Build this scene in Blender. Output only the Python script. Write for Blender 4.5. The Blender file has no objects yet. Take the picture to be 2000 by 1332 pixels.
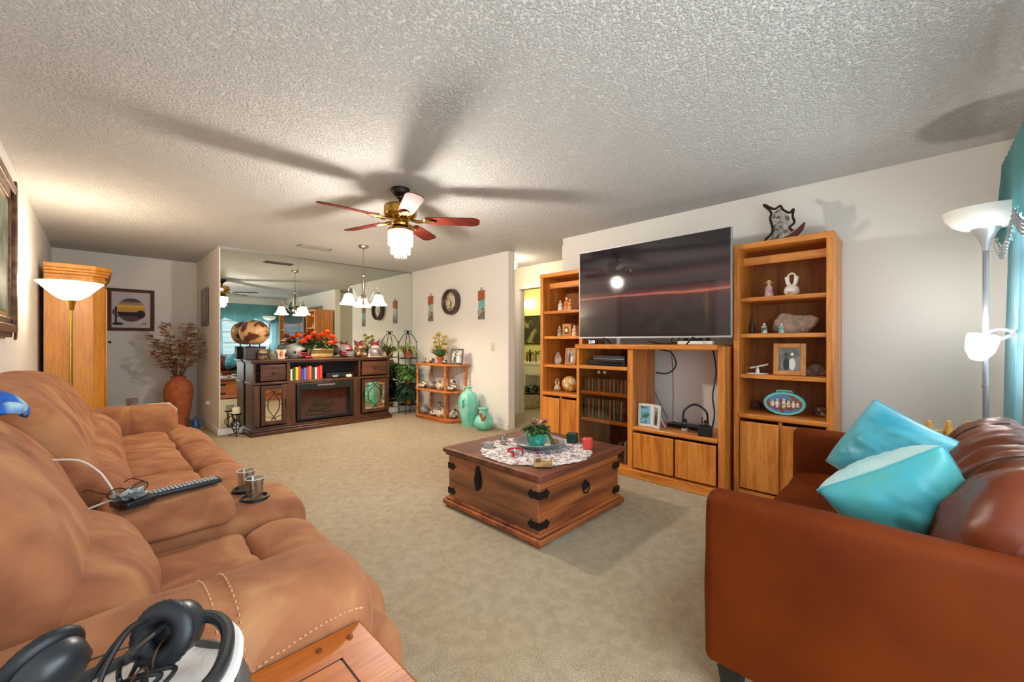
import bpy, bmesh, math, random
from mathutils import Matrix, Vector, noise
from mathutils.bvhtree import BVHTree
from math import pi, sin, cos, radians as R
random.seed(7)
sc = bpy.context.scene
C = sc.collection
# ---------------------------------------------------------------- camera, world, light, exposure
cd = bpy.data.cameras.new('camera'); cam = bpy.data.objects.new('camera', cd); C.objects.link(cam)
cd.sensor_fit = 'HORIZONTAL'; cd.sensor_width = 36; cd.lens = 800/2000*36; cd.clip_start = .02
cam.location = (0, 0, 1.2); cam.rotation_euler = (R(90), 0, R(-45.36)); cd.shift_y = 2/2000
sc.camera = cam
sc.view_settings.view_transform = 'Standard'; sc.view_settings.look = 'None'
sc.view_settings.gamma = 1; sc.view_settings.use_curve_mapping = False
sc.view_settings.exposure = 0.98
w = bpy.data.worlds.new('World'); sc.world = w; w.use_nodes = True
nt = w.node_tree; bg = nt.nodes['Background']
sky = nt.nodes.new('ShaderNodeTexSky'); sky.sky_type = 'HOSEK_WILKIE'; sky.turbidity = 4; sky.sun_direction = (0.3, -0.5, 0.8)
mx = nt.nodes.new('ShaderNodeMixRGB'); mx.inputs[0].default_value = .75; mx.inputs[2].default_value = (.85, .93, 1, 1)
nt.links.new(sky.outputs[0], mx.inputs[1]); nt.links.new(mx.outputs[0], bg.inputs[0]); bg.inputs[1].default_value = 1.6
def light(name, kind, loc, e, col=(1, 1, 1), r=.05, rot=(0, 0, 0), sx=1, sy=1, portal=False, spot=None):
    l = bpy.data.lights.new(name, kind); o = bpy.data.objects.new(name, l); C.objects.link(o)
    o.location = loc; o.rotation_euler = rot; l.energy = e; l.color = col
    if kind == 'AREA':
        l.shape = 'RECTANGLE'; l.size = sx; l.size_y = sy
        if portal: l.cycles.is_portal = True
    else: l.shadow_soft_size = r
    if spot: l.spot_size = R(spot); l.spot_blend = .5
    return o
WARM = (1, .83, .63)
YW = -.48                                                        # window wall plane
light('fill_light_behind_camera', 'AREA', (.85, YW-.12, 1.25), 40, (.96, .97, 1), rot=(R(88), 0, 0), sx=2.0, sy=2.1)  # added fill light, set in an assumed door opening out of view
light('daylight_window_sky', 'AREA', (2.93, YW-1.1, 3.0), 62, (.95, .97, 1), rot=(R(42), 0, 0), sx=2.2, sy=1.1)
light('daylight_window_ground', 'AREA', (2.93, YW-.8, .5), 26, (.97, .98, 1), rot=(R(118), 0, 0), sx=1.8, sy=.8)

# ---------------------------------------------------------------- helpers
def tag(o, label=None, cat=None, group=None, kind=None):
    if label: o['label'] = label
    if cat: o['category'] = cat
    if group: o['group'] = group
    if kind: o['kind'] = kind
    return o
def T(name, label, cat, loc=(0, 0, 0), rz=0, group=None):
    o = bpy.data.objects.new(name, None); C.objects.link(o); o.empty_display_size = .05
    o.location = loc; o.rotation_euler = (0, 0, rz)
    return tag(o, label, cat, group)
def catmull(p, n, closed=True):
    out = []; m = len(p); segs = m if closed else m-1
    per = max(1, n//segs)
    for i in range(segs):
        g = (lambda k: p[k % m]) if closed else (lambda k: p[min(max(k, 0), m-1)])
        a, b, c, d = g(i-1), g(i), g(i+1), g(i+2)
        for j in range(per):
            t = j/per
            out.append(tuple(.5*((2*b[k])+(-a[k]+c[k])*t+(2*a[k]-5*b[k]+4*c[k]-d[k])*t*t+(-a[k]+3*b[k]-3*c[k]+d[k])*t**3) for k in range(len(b))))
    if not closed: out.append(tuple(p[-1]))
    return out
class M:
    def __init__(s): s.v = []; s.f = []; s.mi = []; s.cur = 0
    def add(s, vs, fs):
        n = len(s.v); s.v += [Vector(v) for v in vs]
        for f in fs: s.f.append([i+n for i in f]); s.mi.append(s.cur)
        return s
    def mat(s, i): s.cur = i; return s
    def box(s, c, d, rz=0):
        vs = [Vector((x*d[0]/2, y*d[1]/2, z*d[2]/2)) for x in (-1, 1) for y in (-1, 1) for z in (-1, 1)]
        if rz: vs = [Matrix.Rotation(rz, 3, 'Z') @ v for v in vs]
        vs = [v+Vector(c) for v in vs]
        return s.add(vs, [(0, 1, 3, 2), (4, 6, 7, 5), (0, 4, 5, 1), (2, 3, 7, 6), (0, 2, 6, 4), (1, 5, 7, 3)])
    def bb(s, a, b): return s.box([(a[i]+b[i])/2 for i in range(3)], [abs(b[i]-a[i]) for i in range(3)])
    def lathe(s, prof, n=24, c=(0, 0, 0), sx=1, sy=1, lob=None):
        k = len(prof); vs = []
        for r, z in prof:
            for i in range(n):
                a = 2*pi*i/n; q = r*(1+(lob[1]*abs(cos(a*lob[0]/2)) if lob else 0))
                vs.append((c[0]+q*cos(a)*sx, c[1]+q*sin(a)*sy, c[2]+z))
        fs = [(j*n+i, j*n+(i+1) % n, (j+1)*n+(i+1) % n, (j+1)*n+i) for j in range(k-1) for i in range(n)]
        if prof[0][0] > 1e-5: fs.append(tuple(reversed(range(n))))
        if prof[-1][0] > 1e-5: fs.append(tuple((k-1)*n+i for i in range(n)))
        return s.add(vs, fs)
    def ell(s, c, r, n=16, e=1):
        prof = [(max(1e-6, cos(t)**e if cos(t) > 0 else 0), (abs(sin(t))**e)*(1 if t > 0 else -1)) for t in [(-.5+i/(n//2+2))*pi for i in range(n//2+3)]]
        q = M().lathe(prof, n)
        return s.add([(c[0]+v.x*r[0], c[1]+v.y*r[1], c[2]+v.z*r[2]) for v in q.v], q.f)
    def tube(s, p, r, n=8, closed=False, taper=None, smooth=0):
        if smooth: p = catmull(p, smooth, closed)
        p = [Vector(q) for q in p]; m = len(p); vs = []; N = None
        for i, q in enumerate(p):
            a = p[i-1] if (i or closed) else q; b = p[(i+1) % m] if (i < m-1 or closed) else q
            t = (b-a).normalized() if (b-a).length > 1e-9 else Vector((0, 0, 1))
            if N is None: N = t.cross(Vector((0, 0, 1)));  N = N if N.length > .1 else t.cross(Vector((1, 0, 0)))
            N = (N-t*N.dot(t)).normalized(); B = t.cross(N)
            rr = r if taper is None else r+(taper-r)*i/(m-1)
            for k in range(n): an = 2*pi*k/n; vs.append(q+N*cos(an)*rr+B*sin(an)*rr)
        L = m if closed else m-1
        fs = [(i*n+k, i*n+(k+1) % n, ((i+1) % m)*n+(k+1) % n, ((i+1) % m)*n+k) for i in range(L) for k in range(n)]
        if not closed: fs += [tuple(reversed(range(n))), tuple((m-1)*n+k for k in range(n))]
        return s.add(vs, fs)
    def prism(s, pts, h, z0=0):
        n = len(pts); vs = [(x, y, z0) for x, y in pts]+[(x, y, z0+h) for x, y in pts]
        return s.add(vs, [tuple(reversed(range(n))), tuple(range(n, 2*n))]+[(i, (i+1) % n, n+(i+1) % n, n+i) for i in range(n)])
    def loft(s, prof, a0, a1, axis='y', r=.05, npf=60, step=.015, pinch=(), crown=0):
        p = catmull(prof, npf); m = len(p)
        cx = (max(q[0] for q in p)+min(q[0] for q in p))/2; cz = (max(q[1] for q in p)+min(q[1] for q in p))/2
        hx = (max(q[0] for q in p)-min(q[0] for q in p))/2; hz = (max(q[1] for q in p)-min(q[1] for q in p))/2
        L = a1-a0; ns = max(6, int((L-2*r)/step)); st = []
        for i in range(9): t = 1-cos(i/8*pi/2); st.append(a0+r*t)
        st += [a0+r+(L-2*r)*i/ns for i in range(1, ns)]
        for i in range(9): t = sin(i/8*pi/2); st.append(a1-r+r*t)
        vs = []
        for a in st:
            t = min(a-a0, a1-a); ins = 0 if t >= r else r*(1-math.sqrt(max(0, 1-(1-t/r)**2)))
            for (pp, dp, wd) in pinch: ins += dp*math.exp(-((a-pp)/wd)**2)
            ins -= crown*sin(pi*(a-a0)/L)
            for q in p:
                x = cx+(q[0]-cx)*max(.02, 1-ins/hx); z = cz+(q[1]-cz)*max(.02, 1-ins/hz)
                vs.append((x, a, z) if axis == 'y' else (a, x, z))
        k = len(st)
        fs = [(j*m+i, j*m+(i+1) % m, (j+1)*m+(i+1) % m, (j+1)*m+i) for j in range(k-1) for i in range(m)]
        fs += [tuple(reversed(range(m))), tuple((k-1)*m+i for i in range(m))]
        return s.add(vs, fs)
    def xf(s, m, start=0):
        for i in range(start, len(s.v)): s.v[i] = m @ s.v[i]
        return s
    def join(s, q, m=None):
        vs = [m @ v for v in q.v] if m else q.v
        n = len(s.v); s.v += [Vector(v) for v in vs]
        for f, mi in zip(q.f, q.mi): s.f.append([i+n for i in f]); s.mi.append(mi)
        return s
    def leaf(s, c, d, ln, wd, droop=.3, seg=3):
        d = Vector(d).normalized(); side = d.cross(Vector((0, 0, 1)))
        side = side.normalized() if side.length > .05 else Vector((1, 0, 0))
        vs = []; 
        for i in range(seg+1):
            t = i/seg; q = Vector(c)+d*ln*t+Vector((0, 0, -droop*ln*t*t)); ww = wd*sin(pi*(.12+.86*t))*.5
            vs += [q-side*ww, q+Vector((0, 0, -ww*.25)), q+side*ww]
        fs = []
        for i in range(seg):
            a = i*3; fs += [(a, a+1, a+4, a+3), (a+1, a+2, a+5, a+4)]
        return s.add(vs, fs)
def P(parent, name, m, mat, bev=0, wr=None, label=None, sharp=35, kind=None, seg=2, flat=False):
    me = bpy.data.meshes.new(name); me.from_pydata([tuple(v) for v in m.v], [], m.f)
    mats = mat if isinstance(mat, (list, tuple)) else [mat]
    for q in mats: me.materials.append(q)
    for p, i in zip(me.polygons, m.mi): p.material_index = min(i, len(mats)-1)
    bm = bmesh.new(); bm.from_mesh(me); bmesh.ops.recalc_face_normals(bm, faces=bm.faces)
    if wr:
        bm.normal_update(); amp, sc3, seed = wr
        for v in bm.verts:
            q = Vector((v.co.x*sc3[0]+seed, v.co.y*sc3[1]+seed*.7, v.co.z*sc3[2]))
            v.co += v.normal*amp*(noise.noise(q)+.5*noise.noise(q*2.3))
    bm.to_mesh(me); bm.free()
    if not flat:
        for p in me.polygons: p.use_smooth = True
        me.set_sharp_from_angle(angle=R(sharp))
    o = bpy.data.objects.new(name, me); C.objects.link(o)
    if parent: o.parent = parent
    if bev:
        b = o.modifiers.new('bevel', 'BEVEL'); b.width = bev; b.segments = seg; b.limit_method = 'ANGLE'; b.angle_limit = R(40)
    if label: o['label'] = label
    if kind: o['kind'] = kind
    return o
def S(name, m, mat, label, cat, loc=(0, 0, 0), rz=0, group=None, **k):
    o = P(None, name, m, mat, **k); o.location = loc; o.rotation_euler = (0, 0, rz)
    return tag(o, label, cat, group)
def ST(name, m, mat, **k):
    o = P(None, name, m, mat, **k); o['kind'] = 'structure'; return o
def text(parent, name, body, size, mat, loc, rot, ext=.001):
    cu = bpy.data.curves.new(name, 'FONT'); cu.body = body; cu.size = size; cu.extrude = ext; cu.align_x = 'CENTER'; cu.align_y = 'CENTER'
    t = bpy.data.objects.new(name, cu); me = bpy.data.meshes.new_from_object(t)
    bpy.data.objects.remove(t); me.materials.append(mat)
    o = bpy.data.objects.new(name, me); C.objects.link(o); o.parent = parent; o.location = loc; o.rotation_euler = rot
    return o
def dup(o, loc=None, rz=None, label=None, parent=None):
    c = o.copy(); C.objects.link(c); c.parent = parent
    if loc is not None: c.location = loc
    if rz is not None: c.rotation_euler = (0, 0, rz)
    if label: c['label'] = label
    for ch in list(o.children): dup(ch, parent=c)
    return c
# ---------------------------------------------------------------- materials
def lin(h):
    h = h.lstrip('#'); c = [int(h[i:i+2], 16)/255 for i in (0, 2, 4)]
    return tuple((x/12.92 if x <= .04045 else ((x+.055)/1.055)**2.4) for x in c)+(1,)
MC = {}
def mk(name, col, rough=.6, metal=0, var=None, bump=None, coat=0, sheen=0, trans=0, emit=None, stretch=(1, 1, 1), alpha=1, detail=4):
    if name in MC: return MC[name]
    m = bpy.data.materials.new(name); m.use_nodes = True; nt = m.node_tree; b = nt.nodes['Principled BSDF']
    b.inputs['Base Color'].default_value = lin(col); b.inputs['Roughness'].default_value = rough; b.inputs['Metallic'].default_value = metal
    b.inputs['Coat Weight'].default_value = coat; b.inputs['Sheen Weight'].default_value = sheen; b.inputs['Transmission Weight'].default_value = trans
    b.inputs['Alpha'].default_value = alpha
    if emit: b.inputs['Emission Color'].default_value = lin(emit[0]); b.inputs['Emission Strength'].default_value = emit[1]
    tc = nt.nodes.new('ShaderNodeTexCoord'); mp = nt.nodes.new('ShaderNodeMapping'); mp.inputs['Scale'].default_value = stretch
    nt.links.new(tc.outputs['Object'], mp.inputs[0])
    if var:     # (scale, other colour, lo, hi)
        n = nt.nodes.new('ShaderNodeTexNoise'); n.inputs['Scale'].default_value = var[0]; n.inputs['Detail'].default_value = detail
        r = nt.nodes.new('ShaderNodeValToRGB'); r.color_ramp.elements[0].position = var[2]; r.color_ramp.elements[1].position = var[3]
        r.color_ramp.elements[0].color = lin(col); r.color_ramp.elements[1].color = lin(var[1])
        nt.links.new(mp.outputs[0], n.inputs[0]); nt.links.new(n.outputs[0], r.inputs[0]); nt.links.new(r.outputs[0], b.inputs['Base Color'])
    if bump:    # (scale, strength, distance)
        n = nt.nodes.new('ShaderNodeTexNoise'); n.inputs['Scale'].default_value = bump[0]; n.inputs['Detail'].default_value = 5
        u = nt.nodes.new('ShaderNodeBump'); u.inputs['Strength'].default_value = bump[1]; u.inputs['Distance'].default_value = bump[2]
        nt.links.new(mp.outputs[0], n.inputs[0]); nt.links.new(n.outputs[0], u.inputs['Height']); nt.links.new(u.outputs[0], b.inputs['Normal'])
    MC[name] = m
    return m
def wood(name, c1, c2, c3, axis='z', rough=.4, coat=.2, sc_=1.0, bump=.15):
    if name in MC: return MC[name]
    m = bpy.data.materials.new(name); m.use_nodes = True; nt = m.node_tree; b = nt.nodes['Principled BSDF']
    b.inputs['Roughness'].default_value = rough; b.inputs['Coat Weight'].default_value = coat; b.inputs['Coat Roughness'].default_value = .3
    tc = nt.nodes.new('ShaderNodeTexCoord'); mp = nt.nodes.new('ShaderNodeMapping')
    s3 = [14*sc_]*3; s3['xyz'.index(axis)] = 1.1*sc_; mp.inputs['Scale'].default_value = s3
    nt.links.new(tc.outputs['Object'], mp.inputs[0])
    n = nt.nodes.new('ShaderNodeTexNoise'); n.inputs['Scale'].default_value = 1.3; n.inputs['Detail'].default_value = 6; n.inputs['Distortion'].default_value = 1.2*min(1, sc_*.6)
    n2 = nt.nodes.new('ShaderNodeTexNoise'); n2.inputs['Scale'].default_value = 9; n2.inputs['Detail'].default_value = 3
    nt.links.new(mp.outputs[0], n.inputs[0]); nt.links.new(mp.outputs[0], n2.inputs[0])
    r = nt.nodes.new('ShaderNodeValToRGB'); r.color_ramp.elements[0].position = .3; r.color_ramp.elements[1].position = .72
    r.color_ramp.elements[0].color = lin(c1); r.color_ramp.elements[1].color = lin(c3); e = r.color_ramp.elements.new(.5); e.color = lin(c2)
    nt.links.new(n.outputs[0], r.inputs[0])
    r2 = nt.nodes.new('ShaderNodeValToRGB'); r2.color_ramp.elements[0].position = .35; r2.color_ramp.elements[1].position = .5
    r2.color_ramp.elements[0].color = (.72, .66, .6, 1); r2.color_ramp.elements[1].color = (1, 1, 1, 1)
    nt.links.new(n2.outputs[0], r2.inputs[0])
    x = nt.nodes.new('ShaderNodeMixRGB'); x.blend_type = 'MULTIPLY'; x.inputs[0].default_value = .7
    nt.links.new(r.outputs[0], x.inputs[1]); nt.links.new(r2.outputs[0], x.inputs[2]); nt.links.new(x.outputs[0], b.inputs['Base Color'])
    u = nt.nodes.new('ShaderNodeBump'); u.inputs['Strength'].default_value = bump; u.inputs['Distance'].default_value = .004
    nt.links.new(n2.outputs[0], u.inputs['Height']); nt.links.new(u.outputs[0], b.inputs['Normal'])
    MC[name] = m
    return m
def shade(name, col, e, transp=.5, tint='#ffffff'):               # lit translucent lamp glass
    if name in MC: return MC[name]
    m = bpy.data.materials.new(name); m.use_nodes = True; nt = m.node_tree; nt.nodes.clear()
    o = nt.nodes.new('ShaderNodeOutputMaterial'); a = nt.nodes.new('ShaderNodeAddShader'); x = nt.nodes.new('ShaderNodeMixShader')
    em = nt.nodes.new('ShaderNodeEmission'); em.inputs[0].default_value = lin(col); em.inputs[1].default_value = e
    tr = nt.nodes.new('ShaderNodeBsdfTransparent'); tr.inputs[0].default_value = lin(tint)
    pb = nt.nodes.new('ShaderNodeBsdfPrincipled'); pb.inputs['Base Color'].default_value = (.9, .88, .84, 1); pb.inputs['Roughness'].default_value = .2
    x.inputs[0].default_value = 1-transp
    nt.links.new(tr.outputs[0], x.inputs[1]); nt.links.new(pb.outputs[0], x.inputs[2]); nt.links.new(x.outputs[0], a.inputs[0]); nt.links.new(em.outputs[0], a.inputs[1]); nt.links.new(a.outputs[0], o.inputs[0])
    MC[name] = m
    return m
def clear(name, tint, fac=.12, rough=.03):                        # clear or tinted thin glass
    if name in MC: return MC[name]
    m = bpy.data.materials.new(name); m.use_nodes = True; nt = m.node_tree; nt.nodes.clear()
    o = nt.nodes.new('ShaderNodeOutputMaterial'); x = nt.nodes.new('ShaderNodeMixShader'); x.inputs[0].default_value = fac
    tr = nt.nodes.new('ShaderNodeBsdfTransparent'); tr.inputs[0].default_value = lin(tint)
    g = nt.nodes.new('ShaderNodeBsdfGlossy'); g.inputs['Roughness'].default_value = rough
    nt.links.new(tr.outputs[0], x.inputs[1]); nt.links.new(g.outputs[0], x.inputs[2]); nt.links.new(x.outputs[0], o.inputs[0])
    MC[name] = m
    return m
def carpet_mat():
    m = mk('carpet', '#c9b48c', .95, bump=(170, 1, .045)); nt = m.node_tree; b = nt.nodes['Principled BSDF']
    b.inputs['Sheen Weight'].default_value = .3
    tc = nt.nodes.new('ShaderNodeTexCoord')
    cols = []
    for s, lo, hi, a, z in ((1.1, .35, .65, '#efd5a6', '#f8e5c0'), (17, .38, .62, '#dccaa6', '#fffaf0'), (150, .35, .62, '#b8a88c', '#ffffff')):
        n = nt.nodes.new('ShaderNodeTexNoise'); n.inputs['Scale'].default_value = s; n.inputs['Detail'].default_value = 4; n.inputs['Distortion'].default_value = .5
        r = nt.nodes.new('ShaderNodeValToRGB'); r.color_ramp.elements[0].position = lo; r.color_ramp.elements[1].position = hi
        r.color_ramp.elements[0].color = lin(a); r.color_ramp.elements[1].color = lin(z)
        nt.links.new(tc.outputs['Object'], n.inputs[0]); nt.links.new(n.outputs[0], r.inputs[0]); cols.append(r)
    x = nt.nodes.new('ShaderNodeMixRGB'); x.blend_type = 'MULTIPLY'; x.inputs[0].default_value = .5
    y = nt.nodes.new('ShaderNodeMixRGB'); y.blend_type = 'MULTIPLY'; y.inputs[0].default_value = .35
    nt.links.new(cols[0].outputs[0], x.inputs[1]); nt.links.new(cols[1].outputs[0], x.inputs[2])
    nt.links.new(x.outputs[0], y.inputs[1]); nt.links.new(cols[2].outputs[0], y.inputs[2]); nt.links.new(y.outputs[0], b.inputs['Base Color'])
    # trodden tufts: a coarse pattern on top of the pile
    v = nt.nodes.new('ShaderNodeTexVoronoi'); v.feature = 'DISTANCE_TO_EDGE'; v.inputs['Scale'].default_value = 14; v.inputs['Randomness'].default_value = 1
    u = nt.nodes.new('ShaderNodeBump'); u.inputs['Strength'].default_value = .6; u.inputs['Distance'].default_value = .03
    ob = [n for n in nt.nodes if n.type == 'BUMP' and n != u][0]
    nz = nt.nodes.new('ShaderNodeTexNoise'); nz.inputs['Scale'].default_value = 6
    ad = nt.nodes.new('ShaderNodeMixRGB'); ad.inputs[0].default_value = .12
    nt.links.new(tc.outputs['Object'], ad.inputs[1]); nt.links.new(nz.outputs['Color'], ad.inputs[2]); nt.links.new(ad.outputs[0], v.inputs['Vector'])
    nt.links.new(v.outputs[0], u.inputs['Height']); nt.links.new(u.outputs[0], ob.inputs['Normal'])
    return m
def suede_mat():
    m = mk('suede', '#a8703f', .9, sheen=.22, bump=(90, .12, .004)); nt = m.node_tree; b = nt.nodes['Principled BSDF']
    b.inputs['Sheen Roughness'].default_value = .4; b.inputs['Sheen Tint'].default_value = lin('#e0a878')
    tc = nt.nodes.new('ShaderNodeTexCoord')
    n = nt.nodes.new('ShaderNodeTexNoise'); n.inputs['Scale'].default_value = 5; n.inputs['Detail'].default_value = 6; n.inputs['Distortion'].default_value = 1
    r = nt.nodes.new('ShaderNodeValToRGB'); e = r.color_ramp.elements; e[0].position = .28; e[0].color = lin('#7d4829'); e[1].position = .75; e[1].color = lin('#b38254')
    k = e.new(.5); k.color = lin('#9a603c')
    nt.links.new(tc.outputs['Object'], n.inputs[0]); nt.links.new(n.outputs[0], r.inputs[0]); nt.links.new(r.outputs[0], b.inputs['Base Color'])
    return m
CARPET = carpet_mat(); SUEDE = suede_mat()
WALL = mk('wall_paint', '#e6e1da', .85, bump=(220, .12, .003))
WHITE = mk('white_trim', '#e9e6df', .5)
def ceil_mat():
    m = mk('popcorn_ceiling', '#dfdcd9', .95); nt = m.node_tree; b = nt.nodes['Principled BSDF']
    tc = nt.nodes.new('ShaderNodeTexCoord'); v = nt.nodes.new('ShaderNodeTexNoise'); v.inputs['Scale'].default_value = 85; v.inputs['Detail'].default_value = 3; v.inputs['Roughness'].default_value = .55
    r = nt.nodes.new('ShaderNodeValToRGB'); r.color_ramp.elements[0].position = .42; r.color_ramp.elements[1].position = .68
    u = nt.nodes.new('ShaderNodeBump'); u.inputs['Strength'].default_value = .8; u.inputs['Distance'].default_value = .02
    nt.links.new(tc.outputs['Object'], v.inputs[0]); nt.links.new(v.outputs[0], r.inputs[0]); nt.links.new(r.outputs[0], u.inputs['Height']); nt.links.new(u.outputs[0], b.inputs['Normal'])
    return m
CEIL = ceil_mat()
OAK = wood('oak', '#b0611c', '#d2802e', '#e09646', 'z'); OAKY = wood('oak_horizontal', '#b0611c', '#d2802e', '#e09646', 'y')
OAKB = wood('oak_back_panel', '#7e451a', '#98571f', '#a3652b', 'z', rough=.6, coat=0)
PINE = wood('armoire_pine', '#b87426', '#c9862f', '#d3933c', 'z')
CHERRY = wood('dark_cherry', '#33190e', '#492817', '#5f3923', 'z', rough=.35); CHERRYX = wood('dark_cherry_horizontal', '#33190e', '#492817', '#5f3923', 'x', rough=.35)
RUSTX = wood('rustic_wood', '#5a2812', '#9c5222', '#b87238', 'x', rough=.55, sc_=.55, bump=.5); RUSTY = wood('rustic_wood_end', '#53301e', '#955c36', '#b07c4e', 'y', rough=.55, sc_=.55, bump=.5)
RUST = wood('rustic_wood_lid', '#3c1c12', '#693522', '#854a30', 'x', rough=.45, sc_=.5, bump=.4)
TABLEW = wood('orange_oak', '#8a3c0a', '#ad5614', '#c06a20', 'x', rough=.4, coat=.15)
LEATHER = mk('brown_leather', '#521b00', .58, var=(3.5, '#6b2b02', .3, .75), bump=(260, .15, .002))
LEATHER2 = mk('brown_leather_cushion', '#5a230c', .38, var=(3, '#6c2e12', .3, .7), bump=(180, .12, .003))
LEATHER.node_tree.nodes['Principled BSDF'].inputs['Specular IOR Level'].default_value = .12
BLACK = mk('black_plastic', '#141416', .4); BLACKG = mk('black_gloss', '#0c0c0e', .12); DARK = mk('dark_metal', '#221d1a', .45, .6)
BRASS = mk('brass', '#b98f45', .22, 1); NICKEL = mk('nickel', '#a9a49b', .3, 1); SILVER = mk('silver_paint', '#b9bcc0', .35, .6)
TURQ = mk('turquoise_glaze', '#66c9b0', .45, var=(7, '#a6e2cd', .35, .7), bump=(30, .2, .01))
TERRA = mk('terracotta', '#a3532c', .75, var=(12, '#b5673b', .4, .6)); CREAM = mk('cream', '#e6dcc4', .6); STONE = mk('pink_stone', '#b58f7c', .9, var=(18, '#8a7d70', .4, .6), bump=(25, .8, .03))
LEAF = mk('leaf', '#2f5226', .6, var=(14, '#56793a', .35, .65)); LEAFL = mk('spider_leaf', '#8fa050', .6, var=(20, '#d5d6a0', .4, .6)); LEAFD = mk('dark_leaf', '#1e3a1f', .6)
ORANGE = mk('orange_petal', '#e8501c', .6, var=(30, '#f58a48', .4, .65)); CANDLE = mk('white_wax', '#efe6cf', .5)
# ---------------------------------------------------------------- room shell
XR, XL, YM, YB, H = 3.93, -.42, 6.38, 8.05, 2.44
m = M().add([(-.6, -.6, 0), (8, -.6, 0), (8, 9, 0), (-.6, 9, 0)], [(0, 1, 2, 3)]); ST('floor', m, CARPET, flat=True)
m = M().bb((-.6, -.6, H), (8, 9, H+.1)); ST('ceiling', m, CEIL, flat=True)
ST('wall_left', M().bb((XL-.12, -.6, 0), (XL, YB+.12, H)), WALL, flat=True)
ST('wall_back', M().bb((XL, YB, 0), (1.1, YB+.12, H)), WALL, flat=True)
ST('wall_alcove', M().bb((1.1, YM+.012, 0), (1.22, YB+.12, H)), WALL, flat=True)
ST('wall_mirror', M().bb((1.22, YM+.012, 0), (XR+.12, YM+.13, H)), WALL, flat=True)
ST('wall_clock', M().bb((XR, 3.95, 0), (XR+.12, YM+.012, H)), WALL, flat=True)
ST('wall_right', M().bb((XR, -.6, 0), (XR+.12, 3.02, H)), WALL, flat=True)
# window wall with an unseen door opening, added for fill light, behind the camera and a window behind the loveseat
m = M()
for a, b, z0, z1 in ((-.54, -.2, 0, H), (1.9, 2.2, 0, H), (3.66, XR, 0, H), (-.2, 1.9, 2.1, H), (2.2, 3.66, 2.08, H), (2.2, 3.66, 0, .85)):
    m.bb((a, YW-.12, z0), (b, YW, z1))
ST('wall_front', m, WALL, flat=True)
wd = ST('window_1', M().bb((2.2, YW-.07, .85), (3.66, YW-.062, 2.08)), clear('window_glass', '#f4fbff', .06))
m = M()
for x in (2.22, 2.93, 3.64): m.bb((x-.02, YW-.1, .85), (x+.02, YW-.03, 2.08))
for z in (.87, 1.18, 1.48, 1.78, 2.06): m.bb((2.2, YW-.095, z-.014), (3.66, YW-.035, z+.014))
P(wd, 'window_frame', m, WHITE, bev=.003); P(wd, 'window_sill', M().bb((2.15, YW-.1, .82), (3.71, YW+.02, .85)), WHITE, bev=.004)
dr = ST('unseen_door_1', M().bb((-.2, YW-.07, 0), (1.9, YW-.062, 2.1)), clear('window_glass', '#f4fbff', .06))  # unseen glass door, added as the opening for the fill light
m = M()
for x in (-.17, .85, 1.87): m.bb((x-.03, YW-.1, 0), (x+.03, YW-.03, 2.1))
for z in (.03, 2.07): m.bb((-.2, YW-.095, z-.03), (1.9, YW-.035, z+.03))
P(dr, 'unseen_door_frame', m, WHITE, bev=.003)
# hall and the lit room beyond its door
XH = 4.94
m = M(); m.bb((XH, 2.4, 0), (XH+.1, 3.8, H)); m.bb((XH, 4.7, 0), (XH+.1, 9, H)); m.bb((XH, 3.8, 2.07), (XH+.1, 4.7, H))
ST('wall_hall', m, mk('hall_paint', '#e6ddc8', .85), flat=True)
ST('wall_hall_end', M().bb((XR+.12, 2.3, 0), (8, 2.4, H)), WALL, flat=True)
m = M(); m.bb((XR+.12, 8.9, 0), (8, 9, H)); ST('wall_hall_far', m, WALL, flat=True)
m = M(); m.bb((XH-.015, 4.7, 0), (XH, 4.77, 2.14)); m.bb((XH-.015, 3.73, 0), (XH, 3.8, 2.14)); m.bb((XH-.015, 3.8, 2.07), (XH, 4.7, 2.14))
m.bb((XH, 4.685, 0), (XH+.1, 4.7, 2.07)); m.bb((XH, 3.8, 0), (XH+.1, 3.815, 2.07)); ST('trim_1', m, WHITE, bev=.003)
YEL = mk('yellow_green_paint', '#c9c884', .85)
m = M(); m.bb((7.1, 2.4, 0), (7.2, 8.9, H)); m.bb((XH+.1, 7.3, 0), (7.1, 7.4, H)); ST('wall_spare_room', m, YEL, flat=True)
for nm, a, b in (('baseboard_clock', (XR-.012, 3.95, 0), (XR, YM, .08)), ('baseboard_mirror', (1.1, YM-.012, 0), (XR-.012, YM+.01, .08)), ('baseboard_alcove', (1.088, YM, 0), (1.1, YB, .08)),
                 ('baseboard_left', (XL, -.4, 0), (XL+.012, YB, .08)), ('baseboard_back', (XL, YB-.012, 0), (1.09, YB, .08)), ('baseboard_right', (XR-.012, YW, 0), (XR, 3.02, .08)), ('baseboard_hall', (XH-.012, 4.77, 0), (XH, 8.9, .08))):
    ST(nm, M().bb(a, b), WHITE, bev=.003)
ST('trim_2', M().bb((XR-.004, 3.0, 2.2), (XR+.03, 3.03, 2.36)), WHITE, bev=.003)
# mirror: three tall panels
MIR = mk('mirror_silver', '#dfe6df', .0, 1)
t = T('wall_mirror_panels', 'full height frameless mirror covering the dining wall behind the fireplace console', 'mirror', (1.1, YM, 0))
for a, b in ((0.012, .955), (.958, 1.93), (1.933, 2.82)):
    P(t, 'mirror_panel', M().bb((a, -.006, .085), (b, .006, H-.03)), MIR, flat=True)
P(t, 'top_channel', M().bb((0, -.012, H-.03), (2.82, .008, H-.012)), NICKEL); P(t, 'edge_strip', M().bb((0, -.01, .085), (.012, .008, H-.03)), WHITE)
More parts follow.
